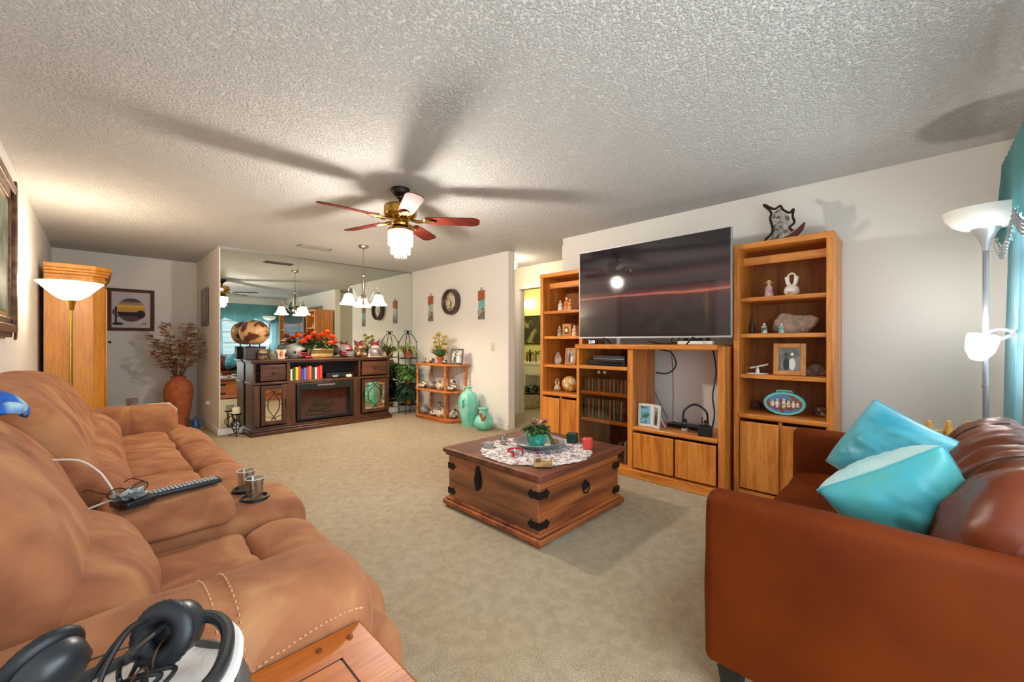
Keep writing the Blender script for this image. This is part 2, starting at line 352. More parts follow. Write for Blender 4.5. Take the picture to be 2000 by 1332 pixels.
# ================================================================ reclining sofa
t = T('reclining_sofa', 'long brown suede reclining sofa with cup holder console along the left wall', 'sofa', (0, 0, 0))
seatp = [(.0, .3), (.0, .46), (.1, .5), (.22, .505), (.33, .5), (.385, .465), (.39, .3), (.2, .28)]
frontp = [(.375, .3), (.38, .455), (.43, .5), (.52, .505), (.61, .455), (.65, .36), (.65, .2), (.62, .08), (.55, .06), (.42, .1)]
headp = [(x-.055, z) for x, z in [(-.36, .6), (-.40, .85), (-.38, 1.0), (-.27, 1.06), (-.14, 1.02), (-.04, .9), (.03, .76), (.05, .66), (-.0, .6), (-.15, .57)]]
lumbp = [(x-.07, z) for x, z in [(-.25, .42), (-.2, .62), (-.02, .70), (.09, .68), (.165, .6), (.175, .5), (.12, .42), (-.05, .38)]]
def seat(y0, y1, sd, top=0):
    c = (y0+y1)/2
    P(t, 'back_cushion', M().loft([(x, z+top) for x, z in headp], y0-.005, y1+.005, r=.11, crown=.004), SUEDE, wr=(.016, (3, 5, 4), sd), sharp=80)
    P(t, 'lumbar_cushion', M().loft(lumbp, y0+.005, y1-.005, r=.07, crown=.008), SUEDE, wr=(.012, (5, 8, 5), sd+3), sharp=80)
    P(t, 'seat_cushion', M().loft(seatp, y0+.004, y1-.004, r=.045), SUEDE, wr=(.012, (3.5, 9, 3), sd+5), sharp=80)
    P(t, 'footrest_cushion', M().loft(frontp, y0+.004, y1-.004, r=.05), SUEDE, wr=(.010, (7, 4, 4), sd+8), sharp=80)
seat(1.17, 1.82, 1, -.04); seat(2.2, 2.9, 11, .0); seat(2.9, 3.6, 21, -.025); seat(3.6, 4.28, 31, -.045)
P(t, 'back_cushion', M().loft([(x-.03, z-.07) for x, z in headp], 1.83, 2.2, r=.08), SUEDE, wr=(.01, (3, 5, 4), 55), sharp=80)
P(t, 'back_frame', M().bb((-.405, .98, .06), (-.22, 4.55, .86)), SUEDE, bev=.04, seg=4)
P(t, 'seat_frame', M().bb((-.3, 1.0, .06), (.54, 4.5, .3)), SUEDE, bev=.03, seg=3)
STI = mk('stitching', '#bd9064', .7)
for y, s in ((1.055, 1), (4.42, -1)):
    pil = [(y-.155*s, .44), (y-.17*s, .56), (y-.12*s, .655), (y-.02*s, .685), (y+.09*s, .655), (y+.135*s, .56), (y+.12*s, .45), (y, .4)]
    a = P(t, 'arm', M().loft(pil, -.25, .475, axis='x', r=.085, crown=.008, pinch=((.175, .006, .012),)), SUEDE, wr=(.009, (4, 5, 5), 70+y), sharp=80)
    P(t, 'arm_base', M().loft([(y-.14, .06), (y-.15, .25), (y-.14, .46), (y, .5), (y+.13, .46), (y+.14, .25), (y+.13, .06)], -.3, .565, axis='x', r=.09), SUEDE, wr=(.01, (5, 5, 4), 90+y), sharp=80)
    bv = BVHTree.FromPolygons([v.co for v in a.data.vertices], [tuple(p.vertices) for p in a.data.polygons]); tube_st = lambda m, pts: None
    def stitch(m, q, d):
        h = bv.find_nearest(Vector(q))
        if h[0]: m.box(h[0]+h[1]*.0008, d)
    for dx in (.16, .19):
        m = M()
        pp = catmull(pil, 60)
        for i in range(0, len(pp), 1):
            if pp[i][1] > .47:
                stitch(m, (dx, y+(pp[i][0]-y)*1.15, .55+(pp[i][1]-.55)*1.15), (.003, .006, .004))
        P(a, 'cross_stitching', m, STI, flat=True)
    m = M()
    for i in range(24): stitch(m, (.205+i*.0105, y-.2*s, .59+.03*sin(i*.1)), (.006, .003, .003))
    P(a, 'edge_stitching', m, STI, flat=True)
lid = [(1.82, .53), (1.815, .59), (1.85, .625), (2.0, .635), (2.15, .625), (2.195, .59), (2.19, .53)]
P(t, 'console_lid', M().loft(lid, .0, .365, axis='x', r=.04), SUEDE, wr=(.004, (6, 6, 6), 3), sharp=80)
P(t, 'console_body', M().loft([(1.825, .1), (1.82, .4), (1.83, .535), (2.0, .555), (2.18, .535), (2.19, .4), (2.185, .1)], -.2, .63, axis='x', r=.07), SUEDE, wr=(.005, (6, 6, 6), 8), sharp=80)
for y in (1.935, 2.075):
    P(t, 'cup_holder', M().lathe([(.052, .0), (.052, .018), (.045, .02), (.041, .012), (.038, .004), (1e-6, .004)], 28, (.455, y, .548)), BLACK)
# things on the sofa
GLS = mk('drinking_glass', '#ffffff', .02, trans=1); GLS.node_tree.nodes['Principled BSDF'].inputs['IOR'].default_value = 1.2
def tumbler(x, y, z, label, sc=1, grp=None, cat='glass'):
    t = T('drinking_glass', label, cat, (x, y, z)); 
    P(t, 'glass_wall', M().lathe([(1e-6, 0), (.028, 0), (.034, .085), (.0325, .087), (.0265, .012), (1e-6, .01)], 28).xf(Matrix.Scale(sc, 4)), clear('clear_glass', '#eef4f4', .22))
    m = M(); m.tube([(.034*cos(a*pi/12), .034*sin(a*pi/12), .086) for a in range(24)], .0014, 6, closed=True)
    P(t, 'rim', m.xf(Matrix.Scale(sc, 4)), mk('glass_edge', '#d5dcdc', .1))
    return t
tumbler(.455, 1.935, .556, 'clear glass tumbler in the sofa cup holder nearest the camera')
tumbler(.455, 2.075, .556, 'clear glass tumbler in the farther sofa cup holder')
rt = T('remote_control', 'long black remote control with grey keys on the sofa console', 'remote control', (.232, 1.965, .644), R(10))
rt.rotation_euler = (0, 0, R(10))
P(rt, 'body', M().box((0, 0, .008), (.23, .05, .018)), BLACK, bev=.006, seg=3)
m = M()
for i in range(17):
    for j in range(3): m.box((-.1+i*.0122, -.014+j*.014, .0185), (.008, .009, .004))
P(rt, 'keys', m, mk('grey_keys', '#a9abad', .5), bev=.001)
tr = T('small_tray', 'small black tray lined with crumpled clear plastic at the back of the sofa console', 'tray', (.085, 1.915, .645), R(25))
P(tr, 'tray_body', M().prism([(-.05, -.03), (-.035, -.045), (.045, -.045), (.055, -.03), (.05, .04), (-.045, .04)], .02), BLACK, bev=.003)
m = M()
for i in range(16):
    a = random.random()*6; m.leaf((random.uniform(-.03, .03), random.uniform(-.025, .025), .022), (cos(a), sin(a), random.uniform(.4, 1.3)), .045, .04, .1)
P(tr, 'plastic_wrap', m, mk('crumpled_plastic', '#b9bdbf', .15, .5))
eg = T('eyeglasses', 'dark framed eyeglasses with folded open temples resting on the small black tray', 'eyeglasses', (.075, 1.93, .69), R(25))
m = M()
for s in (-1, 1): m.tube([(s*.033+.025*cos(a*pi/10), .0, .017*sin(a*pi/10)) for a in range(20)], .0016, 6, closed=True)
m.tube([(-.009, 0, .004), (0, .001, .008), (.009, 0, .004)], .0016, 6); P(eg, 'frame', m, DARK)
for s in (-1, 1):
    P(eg, 'temple', M().tube([(s*.058, 0, .006), (s*.063, .04, .008), (s*.062, .1, .01), (s*.058, .135, -.006)], .0017, 6, smooth=12), DARK)
    P(eg, 'lens', M().prism([(s*.033+.024*cos(a*pi/10), .016*sin(a*pi/10)) for a in range(20)], .001).xf(Matrix.Rotation(R(90), 4, 'X')), clear('spectacle_lens', '#eef2f2', .15))
S('white_cable', M().tube([(-.14, 2.1, .80), (-.05, 2.075, .79), (.0, 2.045, .75), (.025, 2.02, .71), (.04, 1.99, .675), (.035, 1.96, .66), (.012, 1.955, .655), (-.02, 1.96, .645), (-.06, 1.97, .63)], .0032, 8, smooth=50), mk('white_cord', '#ded9d2', .4), 'loop of flat white cord hanging beside the brown back cushion', 'cord')
# blue cloth over the near back cushion
m = M(); nx, ny = 22, 16; vs = []
for i in range(nx):
    for j in range(ny):
        u = i/(nx-1); v = j/(ny-1); x = -.36+.22*u; y = 1.66+.16*v+.02*sin(u*5)
        z = 1.055-max(0, (x+.24))**2*4-.06*abs(v-.5)**2+.012*sin(u*14+v*4)+.008*sin(v*17)
        if x < -.3: z -= (-.3-x)*.2
        vs.append((x, y, z))
m.add(vs, [(i*ny+j, (i+1)*ny+j, (i+1)*ny+j+1, i*ny+j+1) for i in range(nx-1) for j in range(ny-1)])
BLUE = mk('blue_print_cloth', '#1f5fb4', .85, var=(9, '#a9c9d8', .48, .56), detail=2)
o = S('folded_cloth', m, BLUE, 'bright blue patterned cloth draped over the top of the sofa back', 'cloth', sharp=80)
sd = o.modifiers.new('thick', 'SOLIDIFY'); sd.thickness = .012; sd.offset = 1
# ================================================================ near end table with bin and headphones
t = T('end_table', 'orange oak end table with inset top panel at the near end of the sofa', 'table', (0, .52, 0))
P(t, 'table_top', M().bb((-.3, -.34, .545), (.41, .36, .585)), TABLEW, bev=.006)
P(t, 'top_panel', M().bb((-.22, -.26, .58), (.33, .27, .5875)), TABLEW)
m = M()
for a, b in (((-.225, -.265), (-.22, .275)), ((.33, -.265), (.335, .275)), ((-.225, .27), (.335, .275)), ((-.225, -.265), (.335, -.26))): m.bb((a[0], a[1], .58), (b[0], b[1], .5862))
P(t, 'panel_groove', m, mk('dark_groove', '#3a1a08', .8))
for x, y in ((.37, .32), (.31, .325)): P(t, 'peg', M().lathe([(.006, 0), (.006, .003), (1e-6, .005)], 12, (x, y, .585)), mk('peg_wood', '#6d3310', .4))
P(t, 'apron', M().bb((-.26, -.3, .46), (.37, .32, .545)), TABLEW)
for x in (-.25, .36):
    for y in (-.29, .31): P(t, 'leg', M().bb((x-.03, y-.03, 0), (x+.03, y+.03, .5)), TABLEW, bev=.005)
BX, BY, BZ = .02, .752, .588
t = T('storage_bin', 'round grey bowl shaped bin on the near end table, lined with white cloth', 'bin', (BX, BY, BZ))
P(t, 'bin_body', M().lathe([(1e-6, 0), (.1, 0), (.135, .03), (.15, .07), (.148, .10), (.14, .118), (.132, .122), (.128, .11), (.12, .04), (1e-6, .02)], 40), mk('grey_shell', '#4a4744', .45), sharp=60)
m = M(); n = 30; vs = [(0, 0, .135)]
for k in range(1, 7):
    for i in range(n):
        a = 2*pi*i/n; r = .024*k; vs.append((r*cos(a), r*sin(a), .128-.02*(k/6)**2+.006*sin(3*a+k)+.005*sin(7*a)))
m.add(vs, [(0, 1+i, 1+(i+1) % n) for i in range(n)]+[(1+k*n+i, 1+k*n+(i+1) % n, 1+(k+1)*n+(i+1) % n, 1+(k+1)*n+i) for k in range(5) for i in range(n)])
P(t, 'cloth_lining', m, mk('white_cloth', '#cfc6bf', .9, bump=(60, .4, .01)), sharp=80)
hp = T('headphones', 'large black over-ear headphones with tangled cable on the white cloth in the bin', 'headphones', (0, 0, 0))
PAD = mk('pleated_pad', '#12151c', .5)
def earcup(parent, loc, rot, r=.042):
    mt = Matrix.Translation(loc) @ rot
    c = P(parent, 'ear_cup', M().lathe([(1e-6, -.03), (r*.6, -.028), (r*.95, -.015), (r, 0), (r*.98, .008), (1e-6, .01)], 30).xf(mt), mk('ear_shell', '#25282c', .35), sharp=60)
    q = M(); N = 64; vs = []
    for i in range(N):
        a = 2*pi*i/N
        for k in range(12):
            b = 2*pi*k/12; rr = .014*(1+.13*(i % 2)); vs.append(((r*.78+rr*cos(b))*cos(a), (r*.78+rr*cos(b))*sin(a), .02+.012*sin(b)))
    q.add(vs, [(i*12+k, ((i+1) % N)*12+k, ((i+1) % N)*12+(k+1) % 12, i*12+(k+1) % 12) for i in range(N) for k in range(12)])
    P(c, 'ear_pad', q.xf(mt), PAD, sharp=80)
RX = lambda a: Matrix.Rotation(R(a), 4, 'X'); RY = lambda a: Matrix.Rotation(R(a), 4, 'Y'); RZ = lambda a: Matrix.Rotation(R(a), 4, 'Z')
c1 = Vector((-.085, .79-.155, .755)); c2 = Vector((.135, .815, .765))
earcup(hp, (-.045, .835, .755), RZ(-60) @ RY(-65), .04); earcup(hp, (.08, .785, .773), RZ(30) @ RY(-72) @ RX(12), .038)
P(hp, 'headband', M().tube([(.1, .79, .78), (.13, .765, .775), (.135, .72, .765), (.105, .66, .755), (.03, .62, .75), (-.06, .65, .75), (-.1, .74, .75), (-.085, .82, .755)], .009, 10, smooth=50), mk('headband_leather', '#1d1d1f', .4))
P(hp, 'band_padding', M().tube([(.14, .755, .762), (.146, .72, .752), (.117, .656, .742), (.04, .612, .738)], .009, 10, smooth=30), mk('band_cloth', '#cfc8c0', .8))
for k in range(4):
    pts = [(.07+.008*k, .80, .79), (.03, .80-.03*k, .79+.012*(k % 2)), (-.02+.02*k, .72+.02*k, .752), (.03, .70+.02*k, .74), (.075-.015*k, .72, .755), (.02, .745, .75), (-.04+.02*k, .71, .745+.004*k), (-.02, .67, .735)]
    P(hp, 'cable', M().tube(pts, .0032, 7, smooth=70), BLACK)
eg2 = T('eyeglasses', 'thin tortoise eyeglasses lying among headphone cables in the bin', 'eyeglasses', (.05, .735, .76), R(60))
m = M()
for s in (-1, 1): m.tube([(s*.03+.024*cos(a*pi/10), .0, .016*sin(a*pi/10)) for a in range(20)], .0013, 6, closed=True)
P(eg2, 'frame', m, mk('tortoise', '#4a2a14', .3))
for s in (-1, 1):
    P(eg2, 'lens', M().prism([(s*.03+.023*cos(a*pi/10), .015*sin(a*pi/10)) for a in range(20)], .001).xf(RX(90)), clear('spectacle_lens', '#eef2f2', .15))
    P(eg2, 'temple', M().tube([(s*.055, 0, .006), (s*.057, .05, .0), (s*.05, .11, -.01)], .0015, 6, smooth=12), MC['tortoise'])
# ================================================================ far side table beyond the sofa
t = T('side_table', 'low side table with pale top behind the far arm of the suede sofa', 'table', (.1, 4.95, 0))
P(t, 'table_top', M().bb((-.33, -.27, .585), (.4, .27, .61)), mk('pale_laminate', '#d8cfbf', .3), bev=.004)
P(t, 'edge_band', M().bb((-.34, -.28, .57), (.41, .28, .588)), CHERRYX, bev=.004)
for x in (-.3, .36):
    for y in (-.24, .24): P(t, 'leg', M().bb((x-.02, y-.02, 0), (x+.02, y+.02, .575)), CHERRY)
S('cup', M().lathe([(1e-6, 0), (.038, 0), (.045, .085), (.041, .087), (.034, .01), (1e-6, .01)], 24), mk('smoked_cup', '#5e534d', .3), 'dark smoked cup on the pale side table beyond the sofa', 'cup', (.22, 4.98, .61))
# ================================================================ armoire, torchiere, pictures (left)
t = T('armoire', 'tall honey pine armoire with crown moulding against the left wall', 'armoire', (0, 0, 0))
fp = [(-.38, 6.24), (-.03, 6.24), (.06, 6.33), (.06, 7.22), (-.03, 7.31), (-.38, 7.31)]
off = lambda d: [(-.38, 6.24-d), (-.03+.4*d, 6.24-d), (.06+d, 6.33-.4*d), (.06+d, 7.22+.4*d), (-.03+.4*d, 7.31+d), (-.38, 7.31+d)]
P(t, 'carcass', M().prism(fp, 1.8, .1), PINE, bev=.004); P(t, 'plinth', M().prism(off(.02), .12, 0), PINE, bev=.006)
m = M(); m.prism(off(.012), .03, 1.84).prism(off(.03), .03, 1.9).prism(off(.045), .03, 1.93).prism(off(.055), .045, 1.96); P(t, 'crown_moulding', m, PINE, bev=.006)
for y0, y1 in ((6.36, 6.77), (6.78, 7.19)):
    d = P(t, 'door', M().bb((.06, y0, .3), (.078, y1, 1.78)), PINE, bev=.005)
    P(d, 'knob', M().lathe([(.006, 0), (.006, .012), (.015, .02), (.013, .03), (1e-6, .034)], 16).xf(Matrix.Translation((.078, y0+.03 if y0 < 6.5 else y0+.03, 1.2)) @ RY(90)), DARK)
P(t, 'drawer', M().bb((.06, 6.36, .14), (.078, 7.19, .28)), PINE, bev=.005)
# left torchiere
LX, LY = -.16, 5.15
t = T('floor_lamp', 'lit brass torchiere floor lamp with wide glass bowl in front of the armoire', 'floor lamp', (LX, LY, 0))
P(t, 'base', M().lathe([(.14, 0), (.14, .015), (.12, .03), (.03, .045), (.014, .06)], 36), BRASS)
P(t, 'pole', M().lathe([(.014, .05), (.014, 1.48)], 20), BRASS)
P(t, 'socket_cup', M().lathe([(.014, 1.47), (.02, 1.48), (.022, 1.5), (.028, 1.53), (.034, 1.56), (.03, 1.562)], 24), BRASS)
P(t, 'glass_bowl', M().lathe([(.04, 1.555), (.07, 1.57), (.11, 1.60), (.15, 1.645), (.185, 1.685), (.205, 1.705), (.2, 1.71), (.145, 1.66), (.105, 1.61), (.07, 1.58)], 48), shade('warm_bowl', '#ffd98e', .8, .55), sharp=60)
light('floor_lamp_bulb', 'POINT', (LX, LY, 1.67), 16, WARM, r=.04)
# desert picture on back wall
t = T('framed_picture', 'desert sunset roundel with cactus in a dark wooden frame on the back wall', 'picture', (.345, YB, 1.66))
m = M()
for a, b in (((-.25, -.30), (-.205, .30)), ((.205, -.30), (.25, .30)), ((-.205, .255), (.205, .30)), ((-.205, -.30), (.205, -.255))): m.bb((a[0], -.03, a[1]), (b[0], 0, b[1]))
P(t, 'frame', m, mk('walnut_frame', '#55301f', .7), bev=.005)
P(t, 'mat_board', M().bb((-.206, -.012, -.256), (.206, -.004, .256)), mk('mat_board', '#cfc4c4', .8))
def band(z0, z1, y, r=.155, rx=.14, f=None):
    pts = []
    for i in range(13): z = z0+(z1-z0)*i/12; pts.append((rx*math.sqrt(max(0, 1-(z/r)**2)), z))
    pl = pts+[(-x, z) for x, z in reversed(pts)]
    return M().prism(pl, .001).xf(Matrix.Translation((.0, y, .0)) @ RX(90))
for k, (z0, z1, c) in enumerate(((-.17, -.09, '#6c4a52'), (-.09, -.03, '#3f2b33'), (-.03, .03, '#e9a648'), (.03, .075, '#e8c063'), (.075, .115, '#b58a72'), (.115, .17, '#5b5468'))):
    P(t, 'sky_band', band(z0, z1, -.0125, .17, .15), mk('picture_tone_'+'abcdef'[k], c, .8, var=(30, c, .4, .6)), flat=True)
m = M(); m.tube([(-.16, -.02, -.2), (-.16, -.02, .04)], .01, 8).tube([(-.16, -.02, -.07), (-.185, -.02, -.06), (-.185, -.02, .0)], .007, 8).tube([(-.16, -.02, -.1), (-.13, -.02, -.09), (-.13, -.02, -.03)], .007, 8)
m.ell((.1, -.0135, -.06), (.05, .002, .06)); m.ell((-.14, -.0135, -.2), (.06, .002, .02)); P(t, 'cactus', m, mk('picture_dark', '#3a2530', .8))
# grey narrow picture on the alcove wall
t = T('framed_picture', 'narrow grey framed picture on the short wall left of the mirror', 'picture', (1.1, 7.27, 1.70))
P(t, 'frame', M().bb((-.03, -.22, -.27), (0, .22, .27)), mk('pewter_frame', '#6f6b68', .4, .5), bev=.012)
P(t, 'picture_panel', M().bb((-.034, -.15, -.2), (-.028, .15, .2)), mk('grey_print', '#9b9890', .5, var=(12, '#77746e', .4, .6)))
# large ornate frame on left wall
t = T('framed_picture', 'large ornate bronze framed picture on the left wall above the sofa', 'picture', (XL, 3.3, 1.73))
m = M(); hw, hh = .92, .5
for k, (i, d) in enumerate(((0, .03), (.03, .055), (.075, .035), (.095, .02))):
    a, b = hw-i, hh-i; th = .05 if k < 3 else .03
    for q in (((-a, -b), (-a+th, b)), ((a-th, -b), (a, b)), ((-a, b-th), (a, b)), ((-a, -b), (a, -b+th))): m.bb((0, q[0][0], q[0][1]), (d, q[1][0], q[1][1]))
P(t, 'frame', m, mk('aged_bronze', '#5a3f30', .4, .4, var=(20, '#83614a', .4, .6)), bev=.006)
P(t, 'gilt_fillet', M().bb((0, -.81, -.39), (.022, .81, .39)), mk('gilt', '#c9a76a', .35, .5))
P(t, 'print', M().bb((.018, -.76, -.34), (.026, .76, .34)), mk('landscape_print', '#5d6650', .6, var=(4, '#a9b0a0', .35, .65)))
m = M()
for s in (-1, 1):
    for z in (-1, 1):
        for k in range(3): m.tube([(.045, s*(hw-.05+.03*sin(a)), z*(hh-.08*k-.04+.05*cos(a))) for a in [i*.5 for i in range(9)]], .008, 6)
P(t, 'corner_scroll', m, MC['aged_bronze'])
# red floor vase with blossom branches
t = T('floor_vase', 'terracotta floor vase with dried blossom branches in the far left corner', 'vase', (.80, 7.35, 0))
P(t, 'vase_body', M().lathe(catmull([(.08, 0), (.11, .1), (.15, .35), (.165, .52), (.13, .64), (.085, .68), (.095, .72)], 40, False), 36), TERRA, sharp=60)
m = M(); f = M(); f2 = M()
for k in range(26):
    a = k*2.4; sp = .12+.3*random.random(); hgt = 1.0+.45*random.random()
    tip = Vector((sp*cos(a), sp*sin(a)*.8, hgt)); base = Vector((.02*cos(a), .02*sin(a), .68))
    mid = (base+tip)/2+Vector((random.uniform(-.05, .05), random.uniform(-.05, .05), .05))
    pts = catmull([base, mid, tip], 8, False); m.tube(pts, .004, 5, taper=.0015)
    for q in range(20):
        p = Vector(pts[random.randint(3, len(pts)-1)])+Vector([random.uniform(-.05, .05) for _ in range(3)])
        g = f if random.random() < .7 else f2
        for j in range(4): b = random.random()*6.3; g.leaf(p, (cos(b), sin(b), random.uniform(-.3, .7)), .05, .045, .1, 2)
P(t, 'branches', m, mk('twig', '#5b3a28', .8)); P(t, 'blossoms', f, mk('cream_blossom', '#dccbb0', .8), kind='stuff'); P(t, 'red_blossoms', f2, mk('red_blossom', '#bd705a', .8), kind='stuff', label='scattered red blossoms')
# blue bottle by vase, outlet
S('watering_jug', M().lathe([(.04, 0), (.05, .08), (.03, .14), (.012, .17), (.014, .2)], 20).tube([(.05, 0, .05), (.08, 0, .09), (.085, 0, .15), (.03, 0, .16)], .006, 8, smooth=14), mk('cobalt_plastic', '#1d4f7a', .3), 'small blue jug on the floor beside the terracotta vase', 'jug', (.93, 6.9, 0))
t = T('wall_outlet', 'white electrical outlet with a plug on the short wall left of the mirror', 'outlet', (1.1, 7.0, .38))
P(t, 'cover_plate', M().bb((-.006, -.035, -.057), (0, .035, .057)), WHITE, bev=.002); P(t, 'plug', M().bb((-.045, -.02, -.045), (-.006, .02, .0)), WHITE, bev=.004)
# ================================================================ candle stand by the mirror
t = T('candle_stand', 'wrought iron candle stand with white candle on the floor beside the mirror', 'candle holder', (1.25, 6.2, 0))
m = M()
for k in range(3): a = k*2.094+.4; m.tube([(.0, 0, .04), (.05*cos(a), .05*sin(a), .02), (.09*cos(a), .09*sin(a), .006)], .006, 6, smooth=10); m.tube([(.02*cos(a), .02*sin(a), .04), (.05*cos(a), .05*sin(a), .13), (.035*cos(a), .035*sin(a), .2), (.05*cos(a), .05*sin(a), .27)], .006, 6, smooth=16)
m.lathe([(.06, .27), (.065, .285), (.06, .285)], 24); m.tube([(.06*cos(a), 0, .14+.06*sin(a)) for a in [i*pi/8 for i in range(16)]], .005, 6, closed=True)
P(t, 'iron_frame', m, DARK); P(t, 'candle', M().lathe([(.045, .285), (.046, .36), (.04, .365), (1e-6, .36)], 24), CANDLE)
# ================================================================ fireplace console
FX0, FX1, FY0, FY1 = 1.38, 3.25, 5.95, 6.33
t = T('fireplace_console', 'dark cherry media console with electric fireplace against the mirror wall', 'console', (0, 0, 0))
L1, R1 = 1.79, 2.77
m = M(); bx = m.bb
bx((FX0, FY0, .07), (FX0+.025, FY1, .94)); bx((FX1-.025, FY0, .07), (FX1, FY1, .94)); bx((L1-.02, FY0, .07), (L1+.02, FY1, .94)); bx((R1-.015, FY0, .07), (R1+.015, FY1, .94))
bx((FX0, FY1-.015, .07), (FX1, FY1, .94)); bx((FX0, FY0+.005, .07), (FX1, FY1, .11)); bx((FX0, FY0+.01, .655), (FX1, FY1, .68)); bx((FX0, FY0+.01, .925), (FX1, FY1, .945))
bx((L1, FY0, .64), (R1, FY0+.03, .665)); bx((L1+.02, FY0+.005, .11), (L1+.09, FY0+.03, .64)); bx((R1-.09, FY0+.005, .11), (R1-.015, FY0+.03, .64))
for x in (FX0+.005, L1-.09): bx((x, FY0-.006, .12), (x+.07, FY0+.02, .64))
P(t, 'carcass', m, CHERRY, bev=.003)
m = M().bb((FX0-.03, FY0-.035, .945), (FX1+.03, FY1, .97)).bb((FX0-.015, FY0-.02, .925), (FX1+.015, FY1, .946)); P(t, 'console_top', m, CHERRYX, bev=.006)
m = M().bb((FX0-.035, FY0-.04, 0), (FX1+.035, FY1, .05)).bb((FX0-.02, FY0-.022, .05), (FX1+.02, FY1, .075)); P(t, 'plinth', m, CHERRYX, bev=.008)
m = M().bb((FX0-.012, FY0-.015, .65), (L1-.005, FY1, .675)).bb((R1+.005, FY0-.015, .65), (FX1+.012, FY1, .675)); P(t, 'waist_moulding', M().bb((FX0-.012, FY0-.015, .65), (L1-.005, FY1, .675)), CHERRYX, bev=.005); P(t, 'waist_moulding', M().bb((R1+.005, FY0-.015, .65), (FX1+.012, FY1, .675)), CHERRYX, bev=.005)
for a, b in ((FX0+.08, L1-.035), (R1+.03, FX1-.04)):
    d = P(t, 'drawer', M().bb((a, FY0-.012, .70), (b, FY0+.01, .905)).bb((a+.02, FY0-.018, .72), (b-.02, FY0-.005, .885)), CHERRYX, bev=.004)
    P(d, 'knob', M().lathe([(.006, 0), (.006, .012), (.014, .018), (.012, .026), (1e-6, .028)], 14).xf(Matrix.Translation(((a+b)/2, FY0-.018, .8)) @ RX(90)), DARK)
for a, b in ((FX0+.085, L1-.03), (R1+.03, FX1-.03)):
    m = M(); z0, z1 = .13, .635
    for q in (((a, z0), (a+.05, z1)), ((b-.05, z0), (b, z1)), ((a+.05, z1-.05), (b-.05, z1)), ((a+.05, z0), (b-.05, z0+.05))): m.bb((q[0][0], FY0-.02, q[0][1]), (q[1][0], FY0, q[1][1]))
    d = P(t, 'glass_door', m, CHERRY, bev=.004); cx, cz = (a+b)/2, (z0+z1)/2; hx, hz = (b-a)/2-.05, .2
    g = M()
    for s in (-1, 1):
        g.tube([(cx+s*.3*hx, FY0-.012, cz-hz), (cx+s*.0, FY0-.012, cz-hz*.78), (cx-s*.62*hx, FY0-.012, cz-hz*.3), (cx-s*.68*hx, FY0-.012, cz), (cx-s*.62*hx, FY0-.012, cz+hz*.3), (cx, FY0-.012, cz+hz*.78), (cx+s*.3*hx, FY0-.012, cz+hz)], .0045, 6, smooth=40)
        for z in (-1, 1): g.tube([(cx-s*hx, FY0-.012, cz+z*hz*.72), (cx-s*hx*.4, FY0-.012, cz+z*hz*.78), (cx, FY0-.012, cz+z*hz*.92)], .0035, 6, smooth=12)
        g.tube([(cx+s*.68*hx, FY0-.012, cz), (cx+s*hx, FY0-.012, cz)], .0035, 6)
    P(d, 'fretwork', g, DARK); P(d, 'door_mirror', M().bb((a+.045, FY0-.006, z0+.045), (b-.045, FY0-.002, z1-.045)), mk('antique_mirror', '#e6e2da', .05, 1), flat=True)
    P(d, 'handle', M().bb((b-.02, FY0-.035, .35), (b-.012, FY0-.02, .45)) if a < 2 else M().bb((a+.012, FY0-.035, .35), (a+.02, FY0-.02, .45)), DARK, bev=.002)
fx0, fx1 = L1+.1, R1-.1
m = M()
for q in (((fx0, .13), (fx0+.05, .635)), ((fx1-.05, .13), (fx1, .635)), ((fx0+.05, .54), (fx1-.05, .635)), ((fx0+.05, .13), (fx1-.05, .17))): m.bb((q[0][0], FY0-.012, q[0][1]), (q[1][0], FY0+.03, q[1][1]))
fi = P(t, 'fireplace_insert', m, BLACK, bev=.006)
P(fi, 'vent_slot', M().bb((2.16, FY0-.014, .59), (2.4, FY0-.01, .61)), mk('slot_grey', '#77757a', .4))
P(fi, 'firebox', M().bb((fx0+.05, FY0+.14, .15), (fx1-.05, FY0+.16, .56)).bb((fx0+.05, FY0+.02, .14), (fx1-.05, FY0+.16, .17)), mk('firebox', '#7d5357', .7, var=(8, '#a97b80', .35, .7)))  # pinkish tone is a reflection on the glass, put into the firebox colour
m = M()
for k in range(7): a = random.uniform(-.4, .4); x = 2.28+random.uniform(-.2, .2); m.tube([(x-.13*cos(a), FY0+.09+.02*sin(k), .2+.02*k), (x+.13*cos(a), FY0+.1, .2+.02*k+.13*sin(a))], .022, 8)
P(fi, 'log_set', m, mk('logs', '#4f443b', .9, bump=(40, .8, .02), var=(20, '#7a7168', .4, .6)))
P(fi, 'glass_front', M().bb((fx0+.05, FY0+.004, .17), (fx1-.05, FY0+.007, .54)), clear('fire_glass', '#d8cccc', .06))
